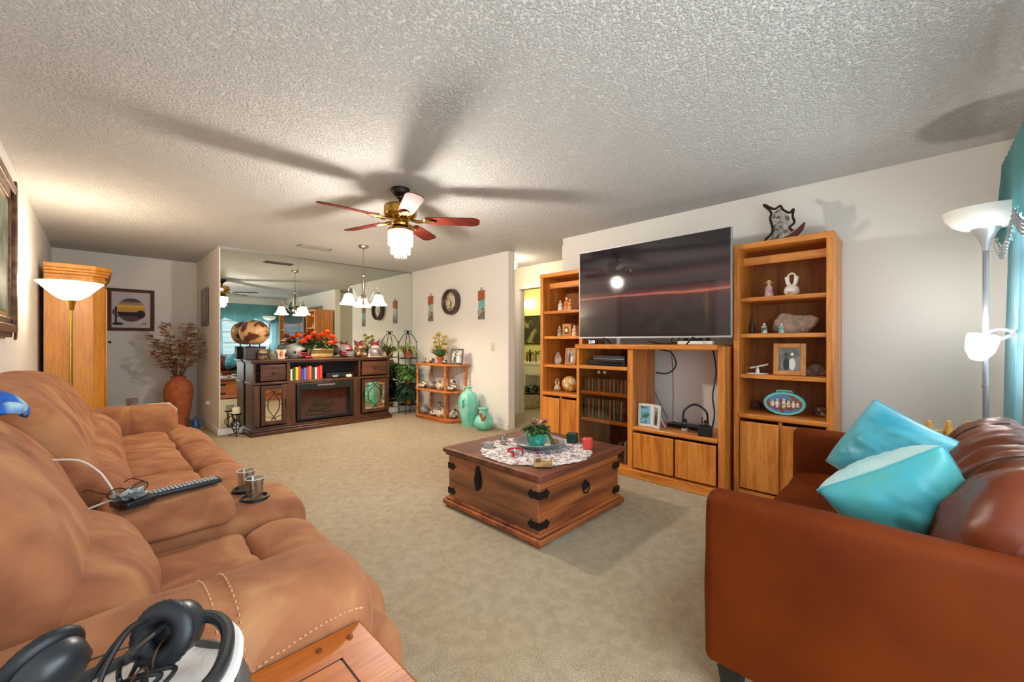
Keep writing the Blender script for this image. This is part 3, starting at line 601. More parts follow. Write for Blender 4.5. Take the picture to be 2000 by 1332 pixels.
# books and things in the open bay
cols = ['#d6cfae', '#28573a', '#d8b321', '#c2321e', '#3a3f8e', '#5a68b0', '#cf3a2c', '#e0763a', '#2e3a34', '#dcd8cf', '#c9242c', '#b83b34']
nm = ['cream spined', 'green spined', 'yellow spined', 'brick red', 'dark blue', 'light blue', 'scarlet', 'orange', 'dark green', 'white spined', 'crimson', 'rust red']
x = L1+.035
for i, c in enumerate(cols):
    wdt = .026+.006*(i % 3); hh_ = .15+.012*((i*5) % 4)
    b = T('book', 'upright %s book on the fireplace console shelf' % nm[i], 'book', (x+wdt/2, FY0+.1, .682), group='books on the console shelf')
    P(b, 'cover', M().bb((-wdt/2, -.06, 0), (wdt/2, -.056, hh_)).bb((-wdt/2, -.06, 0), (-wdt/2+.003, .08, hh_)).bb((wdt/2-.003, -.06, 0), (wdt/2, .08, hh_)), mk('cover_'+c[1:], c, .45), bev=.001)
    P(b, 'pages', M().bb((-wdt/2+.003, -.056, .003), (wdt/2-.003, .077, hh_-.003)), mk('pages', '#d9d0ba', .8)); x += wdt+.003
P(t, 'bay_dark_sheet', M().bb((L1+.021, FY1-.03, .681), (R1-.016, FY1-.016, .924)), BLACK)  # black sheet added to make the inside of the bay dark
t2 = T('disc_player', 'black disc player with a dark front in the open bay of the fireplace console', 'player', (2.5, 6.1, .682))
P(t2, 'case', M().bb((-.2, -.1, .006), (.2, .15, .07)), BLACK, bev=.003); P(t2, 'display', M().bb((-.06, -.102, .03), (.03, -.1, .05)), mk('dim_display', '#1c2a33', .2)); P(t2, 'button', M().lathe([(.01, 0), (.009, .004), (1e-6, .004)], 16).xf(Matrix.Translation((.15, -.1, .04)) @ RX(90)), NICKEL)
def toy_car(loc, rz, col, label):
    t = T('toy_car', label, 'toy car', loc, rz); P(t, 'body', M().loft([(-.02, .012), (-.022, .022), (-.018, .026), (-.012, .04), (.012, .04), (.018, .026), (.022, .022), (.02, .012)], -.05, .05, axis='x', r=.012, npf=24, step=.02), col)
    for x in (-.03, .03):
        for y in (-.022, .022): P(t, 'wheel', M().lathe([(.011, -.004), (.011, .004)], 14).xf(Matrix.Translation((x, y, .011)) @ RX(90)), BLACK)
toy_car((2.42, 5.98, .682), R(20), mk('grey_paint', '#8f9497', .35, .4), 'small silver grey model car in the open bay of the fireplace console')
S('speaker_puck', M().lathe([(.03, 0), (.042, .006), (.045, .02), (.038, .036), (.02, .042), (1e-6, .043)], 24), mk('puck_white', '#dad6cf', .4), 'round white puck shaped speaker in the console bay beside the drawer', 'speaker', (2.62, 5.985, .682))
# ================================================================ things on the fireplace console (top z .97)
Z = .97
def pot(name, prof, mat, label, cat, loc, n=28, extra=None, group=None, smooth=True, rz=0):
    t = T(name, label, cat, loc, rz, group); P(t, name+'_body' if extra else 'body', M().lathe(catmull(prof, 36, False) if smooth else prof, n), mat, sharp=60)
    if extra: extra(t)
    return t
GOURD = mk('gourd', '#c49a66', .35, var=(7, '#5a2c14', .52, .57), detail=1, coat=.3)
t = T('gourd_bowl', 'big burnished ribbed gourd vessel with brown markings on a dark stand', 'vessel', (1.44, 6.13, Z))
P(t, 'gourd_body', M().lathe([(max(1e-6, .165*cos(a)**.85), .355+.16*sin(a)) for a in [(-.5+i/20)*pi for i in range(20)]]+[(.03, .515)], 48, lob=(8, .03)), GOURD, sharp=70)
m = M(); 
for s in (-1, 1): m.tube([(s*.06, 0, .16), (s*.05, 0, .25)], .008, 8)
m.bb((-.12, -.05, .155), (.12, .05, .17)); P(t, 'stand', m, DARK)
P(t, 'pedestal', M().bb((-.11, -.07, 0), (.11, .07, .155)).bb((-.12, -.08, .0), (.12, .08, .02)), mk('dark_pedestal', '#2c2420', .5), bev=.006)
def skull(t):
    P(t, 'painted_band', M().lathe([(.0605, .05), (.0625, .07), (.0595, .09)], 24), mk('band_black', '#2b2320', .5))
pot('figurine_jar', [(.03, 0), (.055, .03), (.06, .08), (.045, .12), (.02, .135), (1e-3, .137)], mk('tan_clay', '#a58a6a', .6, var=(30, '#5b4a3c', .45, .6)), 'small tan jar with dark painted band in front of the gourd pedestal', 'jar', (1.50, 6.02, Z), extra=skull)
pot('figurine_jar', [(.03, 0), (.04, .03), (.045, .06), (.03, .09), (.02, .11), (1e-3, .115)], mk('olive_clay', '#7c775a', .6, var=(30, '#4b4436', .45, .6)), 'little olive clay jar between two tan figurines on the console', 'jar', (1.61, 6.02, Z))
t = T('owl_figurine', 'pale clay figurine with spread top holding an orange bird shape, left of the grey helmet', 'figurine', (1.715, 6.02, Z))
P(t, 'body', M().loft([(-.04, 0), (-.045, .06), (-.065, .11), (-.06, .135), (0, .125), (.06, .135), (.065, .11), (.045, .06), (.04, 0)], -.03, .03, r=.02), mk('pale_clay', '#c3a990', .7)); P(t, 'bird_relief', M().ell((0, -.032, .07), (.02, .01, .035)).ell((0, -.036, .105), (.01, .01, .012)), mk('coral_clay', '#b0603f', .6))
def helmet(loc, rz, shell, stripe, label, mask):
    t = T('football_helmet', label, 'helmet', loc, rz)
    q = M(); n = 28; k = 16; vs = []
    for j in range(k+1):
        ph = -.28*pi+(.78*pi)*j/k
        for i in range(n):
            a = 2*pi*i/n; x = cos(ph)*cos(a)*.125; y = cos(ph)*sin(a)*.1; z = sin(ph)*.105+.1
            if x > .07 and z < .11: x = .07+(x-.07)*.15
            vs.append((x, y, z))
    q.add(vs, [(j*n+i, j*n+(i+1) % n, (j+1)*n+(i+1) % n, (j+1)*n+i) for j in range(k) for i in range(n)]+[tuple(range(n))])
    P(t, 'shell', q, shell, sharp=60)
    st = M(); 
    for i in range(15):
        a = .25+i*.17; st.bb((cos(a)*.127-.008, -.012, .1+sin(a)*.107-.006), (cos(a)*.127+.008, .012, .1+sin(a)*.107+.006))
    P(t, 'stripe', st, stripe); P(t, 'ear_hole', M().lathe([(.02, 0), (.018, .006), (1e-6, .006)], 16).xf(Matrix.Translation((.01, -.094, .09)) @ RX(90)), BLACK)
    g = M()
    for z in (.03, .055, .08): g.tube([(.05, -.09, z+.01), (.12, -.07, z), (.15, 0, z), (.12, .07, z), (.05, .09, z+.01)], .005, 6, smooth=16)
    g.tube([(.145, 0, .03), (.15, 0, .08)], .005, 6); P(t, 'face_mask', g, mask)
GREYS = mk('grey_shell_paint', '#86888a', .3, .2); CRIM = mk('crimson_paint', '#8e2034', .35)
helmet((1.93, 6.14, Z), R(-25), mk('grey_helmet_paint', '#8f8f8c', .4), GREYS, 'plain grey football helmet on the console, left of the orange flowers', CRIM)
toy_car((2.06, 6.0, Z), R(15), mk('red_paint', '#a3182b', .2), 'glossy red model sports car in front of the grey helmet')
helmet((2.63, 6.13, Z), R(-70), mk('maroon_helmet_paint', '#77706f', .35, var=(9, '#8f2a3a', .48, .52)), CRIM, 'grey and maroon football helmet on the console, right of the gold planter', GREYS)
t = T('flower_planter', 'gold metallic planter with bright orange silk flowers on the console', 'flower arrangement', (2.27, 6.12, Z))
P(t, 'planter', M().loft([(-.055, 0), (-.06, .07), (-.065, .14), (.065, .14), (.06, .07), (.055, 0)], -.16, .16, axis='y', r=.02).xf(RZ(90)), mk('gold_foil', '#b39662', .3, 1, bump=(30, .5, .01)))
m = M(); st = M()
fl = [(-.30, .30), (-.2, .27), (-.12, .33), (-.01, .26), (.05, .36), (.12, .29), (.17, .22), (-.26, .22), (.0, .32), (.1, .2)]
for i in range(210):
    a = random.random()*6.3; r = random.random()**.6; c = (-.03+.23*r*cos(a), .06*r*sin(a)-.02, .15+.15*random.random()*(1.1-r*.5)); m.leaf(c, (cos(a), sin(a)*.7, random.uniform(-.2, .7)), .085, .038, .4, 3)
P(t, 'leaves', m, LEAF, kind='stuff')
for i, (x, z) in enumerate(fl):
    y = random.uniform(-.1, .0); st.tube([(x*.3, 0, .13), (x, y, z)], .003, 5); b = M()
    for k in range(22):
        a = k*2.4; e = .1+.9*(k/22); b.leaf((x, y, z), (cos(a)*e, sin(a)*e-.25, 1.1-e), .075, .075, .25, 3)
    P(t, 'bloom', b, ORANGE)
P(t, 'stems', st, LEAFD)
MAR = mk('maroon_ribbon', '#7c1f35', .5)
def bow(t, z, s=1):
    m = M().prism([(-.062, .048), (-.05, .0), (-.052, -.028), (-.012, -.01), (.012, -.01), (.052, -.028), (.05, 0), (.062, .048), (.03, .03), (.01, .014), (-.01, .014), (-.03, .03)], .03, -.015).xf(RX(90))
    m.ell((0, -.008, .002), (.016, .018, .018)); P(t, 'bow', m.xf(Matrix.Translation((0, -.01, z)) @ Matrix.Scale(s, 4)), MAR, bev=.004)
t = T('cookie_jar', 'brown and gold animal shaped jar with maroon bow on the console', 'jar', (2.83, 6.1, Z))
P(t, 'body', M().lathe(catmull([(.045, 0), (.075, .03), (.07, .08), (.05, .12), (.058, .15), (.04, .185), (1e-3, .2)], 30, False), 26), mk('brown_gold_glaze', '#4a3018', .35, var=(14, '#8f6636', .5, .62)), sharp=60); bow(t, .2)
P(t, 'face', M().ell((0, -.055, .15), (.03, .015, .025)), mk('tan_glaze', '#b98a5a', .4))
for q in (-1, 1): P(t, 'paw', M().ell((q*.045, -.055, .05), (.015, .015, .03)), MC['tan_glaze'])
t = T('cookie_jar', 'silver grey jar with maroon letter S and bow lid on the console', 'jar', (3.08, 6.08, Z))
P(t, 'body', M().lathe(catmull([(.06, 0), (.095, .03), (.105, .08), (.085, .125), (.06, .14)], 30, False), 30), mk('pearl_glaze', '#8f8489', .35, .3), sharp=60)
P(t, 'lid', M().lathe([(.066, .14), (.066, .152), (.05, .17), (.02, .18), (1e-6, .182)], 28), mk('pearl_lid', '#c9b6b6', .3)); bow(t, .205, 1.15)
text(t, 'letter', 'S', .1, MAR, (.01, -.112, .075), (R(90), 0, 0), .004)
P(t, 'mat', M().lathe([(.12, 0), (.12, .006), (1e-6, .006)], 28), CREAM)
pot('egg_cup', [(.018, 0), (.02, .01), (.008, .02), (.014, .035), (.016, .05), (.012, .05), (1e-3, .04)], CREAM, 'tiny white footed cup between the two bow topped jars', 'cup', (2.945, 6.0, Z))
# ================================================================ plant stand and plants in the corner
PX, PY = 3.66, 6.07
t = T('plant_stand', 'black wrought iron birdcage plant stand with three tiers in the mirror corner', 'plant stand', (PX, PY, 0))
m = M(); rr = .15
for k in range(4):
    a = k*pi/2+pi/4; m.tube([(rr*cos(a), rr*sin(a), 0), (rr*cos(a), rr*sin(a), 1.1), (rr*.95*cos(a), rr*.95*sin(a), 1.2), (rr*.5*cos(a), rr*.5*sin(a), 1.31), (0, 0, 1.36)], .006, 6, smooth=26)
    m.tube([(0, 0, 1.34), (.03*cos(a), .03*sin(a), 1.39), (.055*cos(a), .055*sin(a), 1.38), (.05*cos(a), .05*sin(a), 1.355)], .005, 6, smooth=10)
P(t, 'frame', m, DARK)
for z in (.16, .5, .93):
    q = M(); q.tube([(rr*cos(a*pi/16), rr*sin(a*pi/16), z) for a in range(32)], .006, 6, closed=True)
    for k in range(5): y = -.1+.05*k; x = math.sqrt(rr*rr-y*y); q.tube([(-x, y, z), (x, y, z)], .004, 5)
    P(t, 'shelf', q, DARK)
TP = [(.04, 0), (.06, .08), (.068, .09), (.07, .115), (.062, .115), (.055, .09), (1e-6, .085)]
def plant(z, label, kind):
    t = T('potted_plant', label, 'plant', (PX, PY, z)); P(t, 'pot', M().lathe([(r*1.15, h) for r, h in TP], 24), TERRA)
    m = M()
    if kind == 'spider':
        for i in range(150):
            a = random.random()*6.3; ln = random.uniform(.24, .42)*(1 if cos(a) < .2 and sin(a) < .4 else .6); m.leaf((.02*cos(a), .02*sin(a), .1), (cos(a), sin(a), random.uniform(.5, 1.8)), ln, .03, random.uniform(.35, .9), 7)
    else:
        for i in range(330):
            a = random.random()*6.3; r = .15*random.random()**.5; h = random.uniform(-.04, .2); m.leaf((r*cos(a), r*sin(a), .12+h), (cos(a), sin(a), random.uniform(-.6, .6)), .085, .055, .5, 3)
    P(t, 'foliage', m, LEAFL if kind == 'spider' else LEAF if kind == 'ivy' else LEAFD, kind='stuff')
plant(.937, 'spider plant with long striped leaves on the top tier of the iron stand', 'spider')
plant(.507, 'green leafy trailing plant on the middle tier of the iron stand', 'ivy')
plant(.167, 'dark green bushy plant on the bottom tier of the iron stand', 'fern')
# ================================================================ three tier corner shelf
t = T('display_shelf', 'small three tier orange wood display shelf with turned posts against the clock wall', 'shelf', (0, 0, 0))
def outline(d=0): return [(3.91, 4.72-d), (3.84, 4.72-d), (3.62-d, 4.86-d), (3.57-d, 4.95), (3.57-d, 5.68), (3.60, 5.74+d), (3.91, 5.74+d)]
SH = wood('shelf_wood', '#a04f18', '#bd6a28', '#cf8440', 'y')
for z in (.0, .44, .84): P(t, 'tier', M().prism(outline(), .03, z+(.03 if z == 0 else 0)).join(M().prism(outline(-.01), .03, .0)) if z == 0 else M().prism(outline(), .03, z), SH, bev=.008)
turn = lambda z0, z1: [(.02, z0), (.02, z0+.05), (.013, z0+.06), (.02, z0+.09), (.016, z0+.14), (.021, (z0+z1)/2), (.016, z1-.14), (.02, z1-.09), (.013, z1-.06), (.02, z1-.05), (.02, z1)]
for x, y in ((3.60, 5.68), (3.61, 4.95), (3.86, 4.78), (3.87, 5.68), (3.87, 5.22)):
    P(t, 'post', M().lathe(turn(.06, .44), 16, (x, y, 0)).lathe(turn(.47, .84), 16, (x, y, 0)), SH, sharp=60)
SW = [mk('clay_black_white', '#4a443e', .5, var=(22, '#cfc6b6', .48, .56)), mk('clay_grey', '#8b857c', .5, var=(18, '#4d4640', .48, .58)), mk('clay_cream', '#cdbfa5', .5, var=(16, '#6a4a38', .52, .6)), mk('clay_pink', '#c48a7a', .5, var=(20, '#e0d0bd', .45, .6))]
PR = {'round': [(.03, 0), (.065, .03), (.07, .065), (.05, .10), (.028, .115), (.034, .125)], 'squat': [(.035, 0), (.07, .025), (.075, .05), (.05, .075), (.035, .082), (.04, .09)], 'seed': [(.02, 0), (.06, .04), (.055, .085), (.022, .11), (.018, .112)], 'tall': [(.03, 0), (.05, .05), (.045, .1), (.022, .14), (.03, .165)]}
its = [(3.66, 5.60, .47, 'squat', 0, 'low dark and white painted pot at the left end of the middle shelf tier'), (3.68, 5.38, .47, 'round', 1, 'grey mottled round pot in the middle of the middle shelf tier'), (3.70, 5.18, .47, 'round', 2, 'cream and brown round pot behind the front post on the middle tier'), (3.72, 4.93, .47, 'squat', 0, 'dark and white squat pot at the right end of the middle shelf tier'),
       (3.66, 5.55, .06, 'round', 1, 'grey round pot at the left of the bottom shelf tier'), (3.68, 5.32, .06, 'squat', 0, 'black and white squat pot in the middle of the bottom shelf tier'), (3.66, 5.12, .06, 'round', 2, 'cream painted round pot near the front post on the bottom tier'), (3.74, 4.91, .06, 'round', 0, 'black and white round pot at the right of the bottom shelf tier'), (3.82, 5.40, .06, 'tall', 1, 'taller grey pot at the back of the bottom shelf tier'), (3.82, 5.05, .47, 'tall', 0, 'taller dark pot at the back of the middle shelf tier'),
       (3.70, 5.63, .87, 'squat', 1, 'low grey pot at the left end of the shelf top'), (3.68, 5.48, .87, 'squat', 3, 'pink and white low pot on the shelf top left of the flowers'), (3.66, 5.02, .87, 'squat', 0, 'dark painted low pot on the shelf top right of the flowers'), (3.66, 5.36, .87, 'seed', 0, 'small black and white seed pot on the shelf top')]
for x, y, z, k, mi, lb in its:
    s = 1.15 if z < .8 else .72
    pot('pottery_bowl', [(r*s, h*s) for r, h in PR[k]], SW[mi], lb, 'pot', (x, y, z), group='painted pottery on the small shelf')
t = T('flower_arrangement', 'yellow silk flowers in a terracotta pot on the small shelf', 'flower arrangement', (3.70, 5.20, .87))
P(t, 'pot', M().lathe([(r*.9, h*.9) for r, h in TP], 24), TERRA); m = M(); g = M()
for i in range(13):
    a = i*2.4; z = .18+.022*i; x = .09*cos(a)*(1-.3*i/13); y = .09*sin(a); g.tube([(0, 0, .08), (x*.6, y*.6, z*.7), (x, y, z)], .003, 5, smooth=6); b = M()
    for k in range(14): e = k*2.4; q = .3+.7*k/14; b.leaf((x, y, z), (cos(e)*q-.3, sin(e)*q, 1-q), .065, .06, .2, 2)
    P(t, 'bloom', b, mk('yellow_petal', '#e3c766', .6, var=(30, '#f2e6a8', .4, .6)))
for i in range(26): a = random.random()*6.3; m.leaf((.02*cos(a), .02*sin(a), .1), (cos(a), sin(a), random.uniform(.3, 2.5)), random.uniform(.1, .3), .04, .2, 4)
P(t, 'stems', g, LEAF); P(t, 'leaves', m, LEAF)
def frame_thing(loc, rz, w_, h_, bw, fmat, pics, label, tilt=-12, name='photo_frame'):
    t = T(name, label, 'photo frame', loc, rz); X = Matrix.Translation((0, 0, h_/2*cos(R(tilt)))) @ RX(tilt)
    m = M(); a, b = w_/2, h_/2
    for q in (((-a, -b), (-a+bw, b)), ((a-bw, -b), (a, b)), ((-a+bw, b-bw), (a-bw, b)), ((-a+bw, -b), (a-bw, -b+bw))): m.bb((q[0][0], -.01, q[0][1]), (q[1][0], .008, q[1][1]))
    P(t, 'frame', m.xf(X), fmat, bev=.003)
    P(t, 'photo', M().bb((-a+bw, -.002, -b+bw), (a-bw, .004, b-bw)).xf(X), pics[0])
    if len(pics) > 1:
      s = h_/2-bw
      for dx, hh_, nm_ in ((-.3, .75, 'dark'), (.25, .8, 'pale')):
        m = M()
        if 1: m.ell((dx*(a-bw), -.003, s*(hh_-.35)), ((a-bw)*.16, .002, s*.15)); m.ell((dx*(a-bw), -.003, -s*.42), ((a-bw)*.3, .002, s*.55))
        P(t, 'photo_figure', m.xf(X), pics[1] if nm_ == 'pale' else mk('photo_dark', '#26262a', .5))
    P(t, 'easel_back', M().tube([(0, .01, h_*.7), (0, .01+h_*.35, .004)], .006, 6), fmat)
    return t
GPH = mk('grey_photo', '#6a6864', .4, var=(14, '#b9b6ae', .4, .6)); WPH = mk('photo_white', '#e0dcd2', .5)
frame_thing((3.73, 4.83, .87), R(-58), .2, .235, .022, mk('dark_frame', '#3a332c', .4), (GPH, WPH), 'dark framed black and white photo at the right of the small shelf top')
# ================================================================ turquoise floor vases
def ribs(t): pass
t = T('floor_vase', 'tall turquoise glazed jar with narrow neck beside the small shelf', 'vase', (3.73, 4.56, 0))
P(t, 'vase_body', M().lathe(catmull([(.085, 0), (.10, .06), (.135, .25), (.145, .36), (.11, .46), (.05, .505), (.045, .54), (.065, .56), (.055, .565)], 50, False), 8), TURQ, bev=.006, sharp=20)
P(t, 'lizard_relief', M().tube([(-.03, -.13, .4), (-.06, -.128, .36), (-.04, -.138, .33), (-.06, -.137, .28)], .008, 6, smooth=16).xf(RZ(-50)), mk('dark_turquoise', '#1f8f86', .4))
t = T('floor_vase', 'short round turquoise jar with terracotta figure beside the tall turquoise jar', 'vase', (3.72, 4.22, 0))
P(t, 'vase_body', M().lathe(catmull([(.08, 0), (.125, .05), (.135, .11), (.1, .18), (.062, .21), (.06, .27), (.075, .295), (.065, .3)], 44, False), 32), TURQ, sharp=60)
P(t, 'terracotta_figure', M().tube([(.0, -.09, .2), (.03, -.11, .15), (.05, -.115, .17), (.07, -.09, .21)], .016, 8, smooth=16).ell((-.005, -.09, .225), (.02, .02, .024)).xf(RZ(-65)), TERRA)
# ================================================================ clock, wall hangings, switch
t = T('wall_clock', 'round wall clock with wide dark rim on the wall above the small shelf', 'clock', (XR, 5.19, 1.83))
W_ = RY(-90)
P(t, 'rim', M().lathe([(.2, 0), (.205, .03), (.195, .08), (.175, .09), (.155, .075), (.15, .03)], 48).xf(W_), mk('clock_rim', '#4a3830', .35), sharp=50)
P(t, 'dial', M().lathe([(.155, .03), (1e-6, .031)], 40).xf(W_), mk('clock_dial', '#d8cbb2', .4, var=(14, '#a08c6c', .5, .62)))
m = M()
for k in range(12): a = k*pi/6; m.join(M().bb((-.006, .105, .032), (.006, .14, .035)), RZ(30*k))
P(t, 'hour_marks', m.xf(W_), BLACK)
P(t, 'hand', M().bb((-.004, -.02, .037), (.004, .1, .039)).xf(W_ @ RZ(-50)), BLACK); P(t, 'hand', M().bb((-.005, -.02, .040), (.005, .07, .042)).xf(W_ @ RZ(75)), BLACK)
for y, z, lb, mid in ((5.79, 1.77, 'left of the clock', '#b6b3a4'), (4.50, 1.75, 'right of the clock', '#5fa8a6')):
    t = T('wall_hanging', 'narrow clay wall hanging in orange and blue bands %s' % lb, 'wall hanging', (XR, y, z))
    P(t, 'top_tile', M().prism([(-.07, .05), (.07, .07), (.07, .2), (-.07, .2)], .014).xf(Matrix.Rotation(R(-90), 4, 'Y') @ RZ(-90)), mk('clay_orange', '#a5552e', .7), bev=.003)
    P(t, 'middle_tile', M().prism([(-.065, -.09), (.065, -.07), (.065, .07), (-.065, .05)], .01).xf(Matrix.Rotation(R(-90), 4, 'Y') @ RZ(-90)), mk('tile_'+mid[1:], mid, .6, var=(20, '#8fb8ae', .45, .6)), bev=.003)
    P(t, 'bottom_tile', M().prism([(-.07, -.22), (.07, -.22), (.07, -.07), (.0, -.06), (-.07, -.09)], .013).xf(Matrix.Rotation(R(-90), 4, 'Y') @ RZ(-90)), mk('tile_grey', '#6e6760', .7, var=(16, '#b0a596', .48, .6)), bev=.003)
    P(t, 'hanger', M().tube([(-.005, -.02, .2), (-.006, 0, .245), (-.005, .02, .2)], .003, 5, smooth=8), DARK)
t = T('light_switch', 'ivory light switch plate on the clock wall', 'switch', (XR, 4.26, 1.13)); P(t, 'plate', M().bb((-.006, -.036, -.058), (0, .036, .058)), mk('ivory', '#cfc6ad', .4), bev=.002); P(t, 'toggle', M().bb((-.016, -.006, -.01), (-.005, .006, .014)), CREAM, bev=.001)
# ================================================================ chandelier
CX, CY = 2.41, 5.07
t = T('chandelier', 'brushed nickel chandelier with three lit bell shades hanging near the mirror', 'chandelier', (CX, CY, 1.7))
P(t, 'canopy', M().lathe([(.065, .74), (.065, .725), (.05, .71), (.02, .705), (.012, .69)], 28), NICKEL)
m = M()
for k in range(9):
    z = .69-.035*k; m.join(M().tube([(.009*cos(a*pi/5), 0, .018*sin(a*pi/5)) for a in range(10)], .0025, 5, closed=True), Matrix.Translation((0, 0, z-.012)) @ RZ(90*(k % 2)))
P(t, 'chain', m, NICKEL)
P(t, 'column', M().lathe([(.006, .39), (.022, .37), (.026, .355), (.012, .34), (.02, .3), (.024, .22), (.014, .12), (.03, .09), (.036, .06), (.02, .03), (.012, .01), (.02, -.01), (1e-6, -.03)], 20), NICKEL)
for k in range(3):
    a = R(187+120*k); c, s = cos(a), sin(a); q = .205
    ar = P(t, 'arm', M().tube([(.02*c, .02*s, .07), (.07*c, .07*s, .03), (.13*c, .13*s, .13), (.16*c, .16*s, .2), (q*c, q*s, .17), (q*c, q*s, .12)], .006, 8, smooth=30).lathe([(.022, .09), (.024, .12), (.012, .14)], 14, (q*c, q*s, 0)), NICKEL)
    P(t, 'bell_shade', M().lathe([(.03, .105), (.05, .09), (.062, .05), (.075, .01), (.11, -.03), (.106, -.03), (.07, .012), (.057, .05), (.045, .086)], 32, (q*c, q*s, 0)), shade('bell_glass', '#fff0d6', 2.2, .3), sharp=60)
    light('chandelier_bulb', 'POINT', (CX+q*c, CY+q*s, 1.71), 15, WARM, r=.03)
# ceiling vent
t = T('ceiling_vent', 'slotted metal air vent in the ceiling near the mirror', 'vent', (2.0, 5.62, H))
P(t, 'vent_frame', M().bb((-.2, -.07, -.012), (.2, -.055, 0)).bb((-.2, .055, -.012), (.2, .07, 0)).bb((-.2, -.07, -.012), (-.185, .07, 0)).bb((.185, -.07, -.012), (.2, .07, 0)), mk('vent_grey', '#8f8c86', .5)); m = M()
for k in range(6): m.add([(-.185, -.05+.018*k, -.002), (.185, -.05+.018*k, -.002), (.185, -.04+.018*k, -.012), (-.185, -.04+.018*k, -.012)], [(0, 1, 2, 3)])
P(t, 'louvres', m, MC['vent_grey'])
# ================================================================ ceiling fan
FX, FY = 1.73, 2.98
t = T('ceiling_fan', 'brass ceiling fan with five cherry blades and lit crystal shade', 'ceiling fan', (FX, FY, 2.2))
P(t, 'canopy', M().lathe([(.075, .24), (.075, .215), (.06, .19), (.035, .175), (.03, .16), (.016, .155), (.016, .11)], 32), mk('bronze', '#3b332c', .35, .8))
P(t, 'motor_housing', M().lathe([(.03, .115), (.09, .11), (.125, .1), (.13, .085), (.13, .03), (.122, .015), (.1, .0), (.07, -.012), (.06, -.03), (.075, -.045), (.07, -.06), (.05, -.065)], 44), BRASS, sharp=30)
BL = wood('fan_blade', '#3c120a', '#521a0e', '#682616', 'x', rough=.75, coat=0)
BL.node_tree.nodes['Principled BSDF'].inputs['Specular IOR Level'].default_value = .1
for k in range(5):
    X = RZ(-39+72*k)
    q = M().prism([(.2, -.052), (.3, -.06), (.58, -.066), (.62, -.055), (.64, -.03), (.64, .03), (.62, .055), (.58, .066), (.3, .06), (.2, .052)], .006).xf(X @ Matrix.Translation((0, 0, -.012)) @ RX(-12))
    P(t, 'blade', q, BL)
    b = M()
    for s in (-1, 1): b.tube([(.09, s*.012, -.008), (.13, s*.03, -.02), (.18, s*.025, -.018), (.21, s*.042, -.014), (.26, s*.02, -.016), (.28, 0, -.016)], .006, 6, smooth=20)
    b.prism([(.08, -.02), (.16, -.012), (.2, -.03), (.25, -.02), (.27, 0), (.25, .02), (.2, .03), (.16, .012), (.08, .02)], .004, -.02)
    P(t, 'blade_bracket', b.xf(X), BRASS)
cr = shade('crystal', '#fff3da', .3, 1.0)
def tier(r, z0, z1, n):
    m = M()
    for k in range(n): a = 2*pi*k/n; m.join(M().box((r, 0, (z0+z1)/2), (.008, 2*pi*r/n*.72, z1-z0)).lathe([(1e-6, -.012), (.007, 0), (1e-6, .01)], 6, (r, 0, z0-.01)), RZ(math.degrees(a)))
    return m
P(t, 'crystal_tier', tier(.095, -.20, -.10, 26), cr, flat=True); P(t, 'crystal_tier', tier(.075, -.27, -.18, 20), cr, flat=True); P(t, 'crystal_tier', tier(.045, -.30, -.24, 14), cr, flat=True)
P(t, 'shade_ring', M().lathe([(.05, -.065), (.09, -.08), (.1, -.09), (.1, -.105), (.092, -.105)], 36), BRASS)
P(t, 'pull_chain', M().tube([(.1, .02, -.09), (.1, .02, -.24)], .0018, 5), BRASS)
light('fan_bulb', 'POINT', (FX, FY, 2.2-.17), 53, (1, .92, .82), r=.055)
# ================================================================ rustic chest and things on it
CXc, CYc = 2.26, 2.005
t = T('storage_chest', 'rustic dark wood trunk coffee table with iron brackets', 'chest', (CXc, CYc, 0))
P(t, 'chest_body', M().bb((-.445, -.435, .06), (.445, .435, .375)), RUSTX, bev=.006)
for x in (-.4465, .4465): P(t, 'side_board', M().bb((x-.0035, -.43, .062), (x+.0035, .43, .373)), RUSTY, bev=.002)
P(t, 'plank_gap', M().bb((-.43, -.4358, .326), (.43, -.43, .329)), mk('dark_groove', '#3a1a08', .8))
P(t, 'lid', M().bb((-.48, -.47, .395), (.48, .47, .43)).bb((-.465, -.455, .375), (.465, .455, .396)), RUST, bev=.008)
P(t, 'base_moulding', M().bb((-.48, -.47, .02), (.48, .47, .055)).bb((-.465, -.455, .055), (.465, .455, .075)), RUSTX, bev=.008)
for x in (-.42, .42):
    for y in (-.41, .41): P(t, 'foot', M().bb((x-.04, y-.04, 0), (x+.04, y+.04, .022)), RUSTX)
IRON = mk('iron', '#1f1a18', .6, .5)
arrow = [(0, -.022), (.05, -.02), (.06, -.03), (.09, 0), (.06, .03), (.05, .02), (0, .022)]
for z in (.12, .3):
    for sx in (-1, 1):
        for sy in (-1, 1):
            for ax in (0, 1):
                for u, v in [(0, 0)]:
                    pr = M().prism(arrow, .005)
                    if ax == 0: X = Matrix.Translation((sx*.447, sy*.438+(-.0025 if sy < 0 else -.0025), z)) @ Matrix.Scale(-sx, 4, (1, 0, 0)) @ RX(90)
                    else: X = Matrix.Translation((sx*.4515+(-.0025), sy*.438, z)) @ RZ(90) @ Matrix.Scale(-sy, 4, (1, 0, 0)) @ RX(90)
                    P(t, 'corner_bracket', M().join(pr, X), IRON)
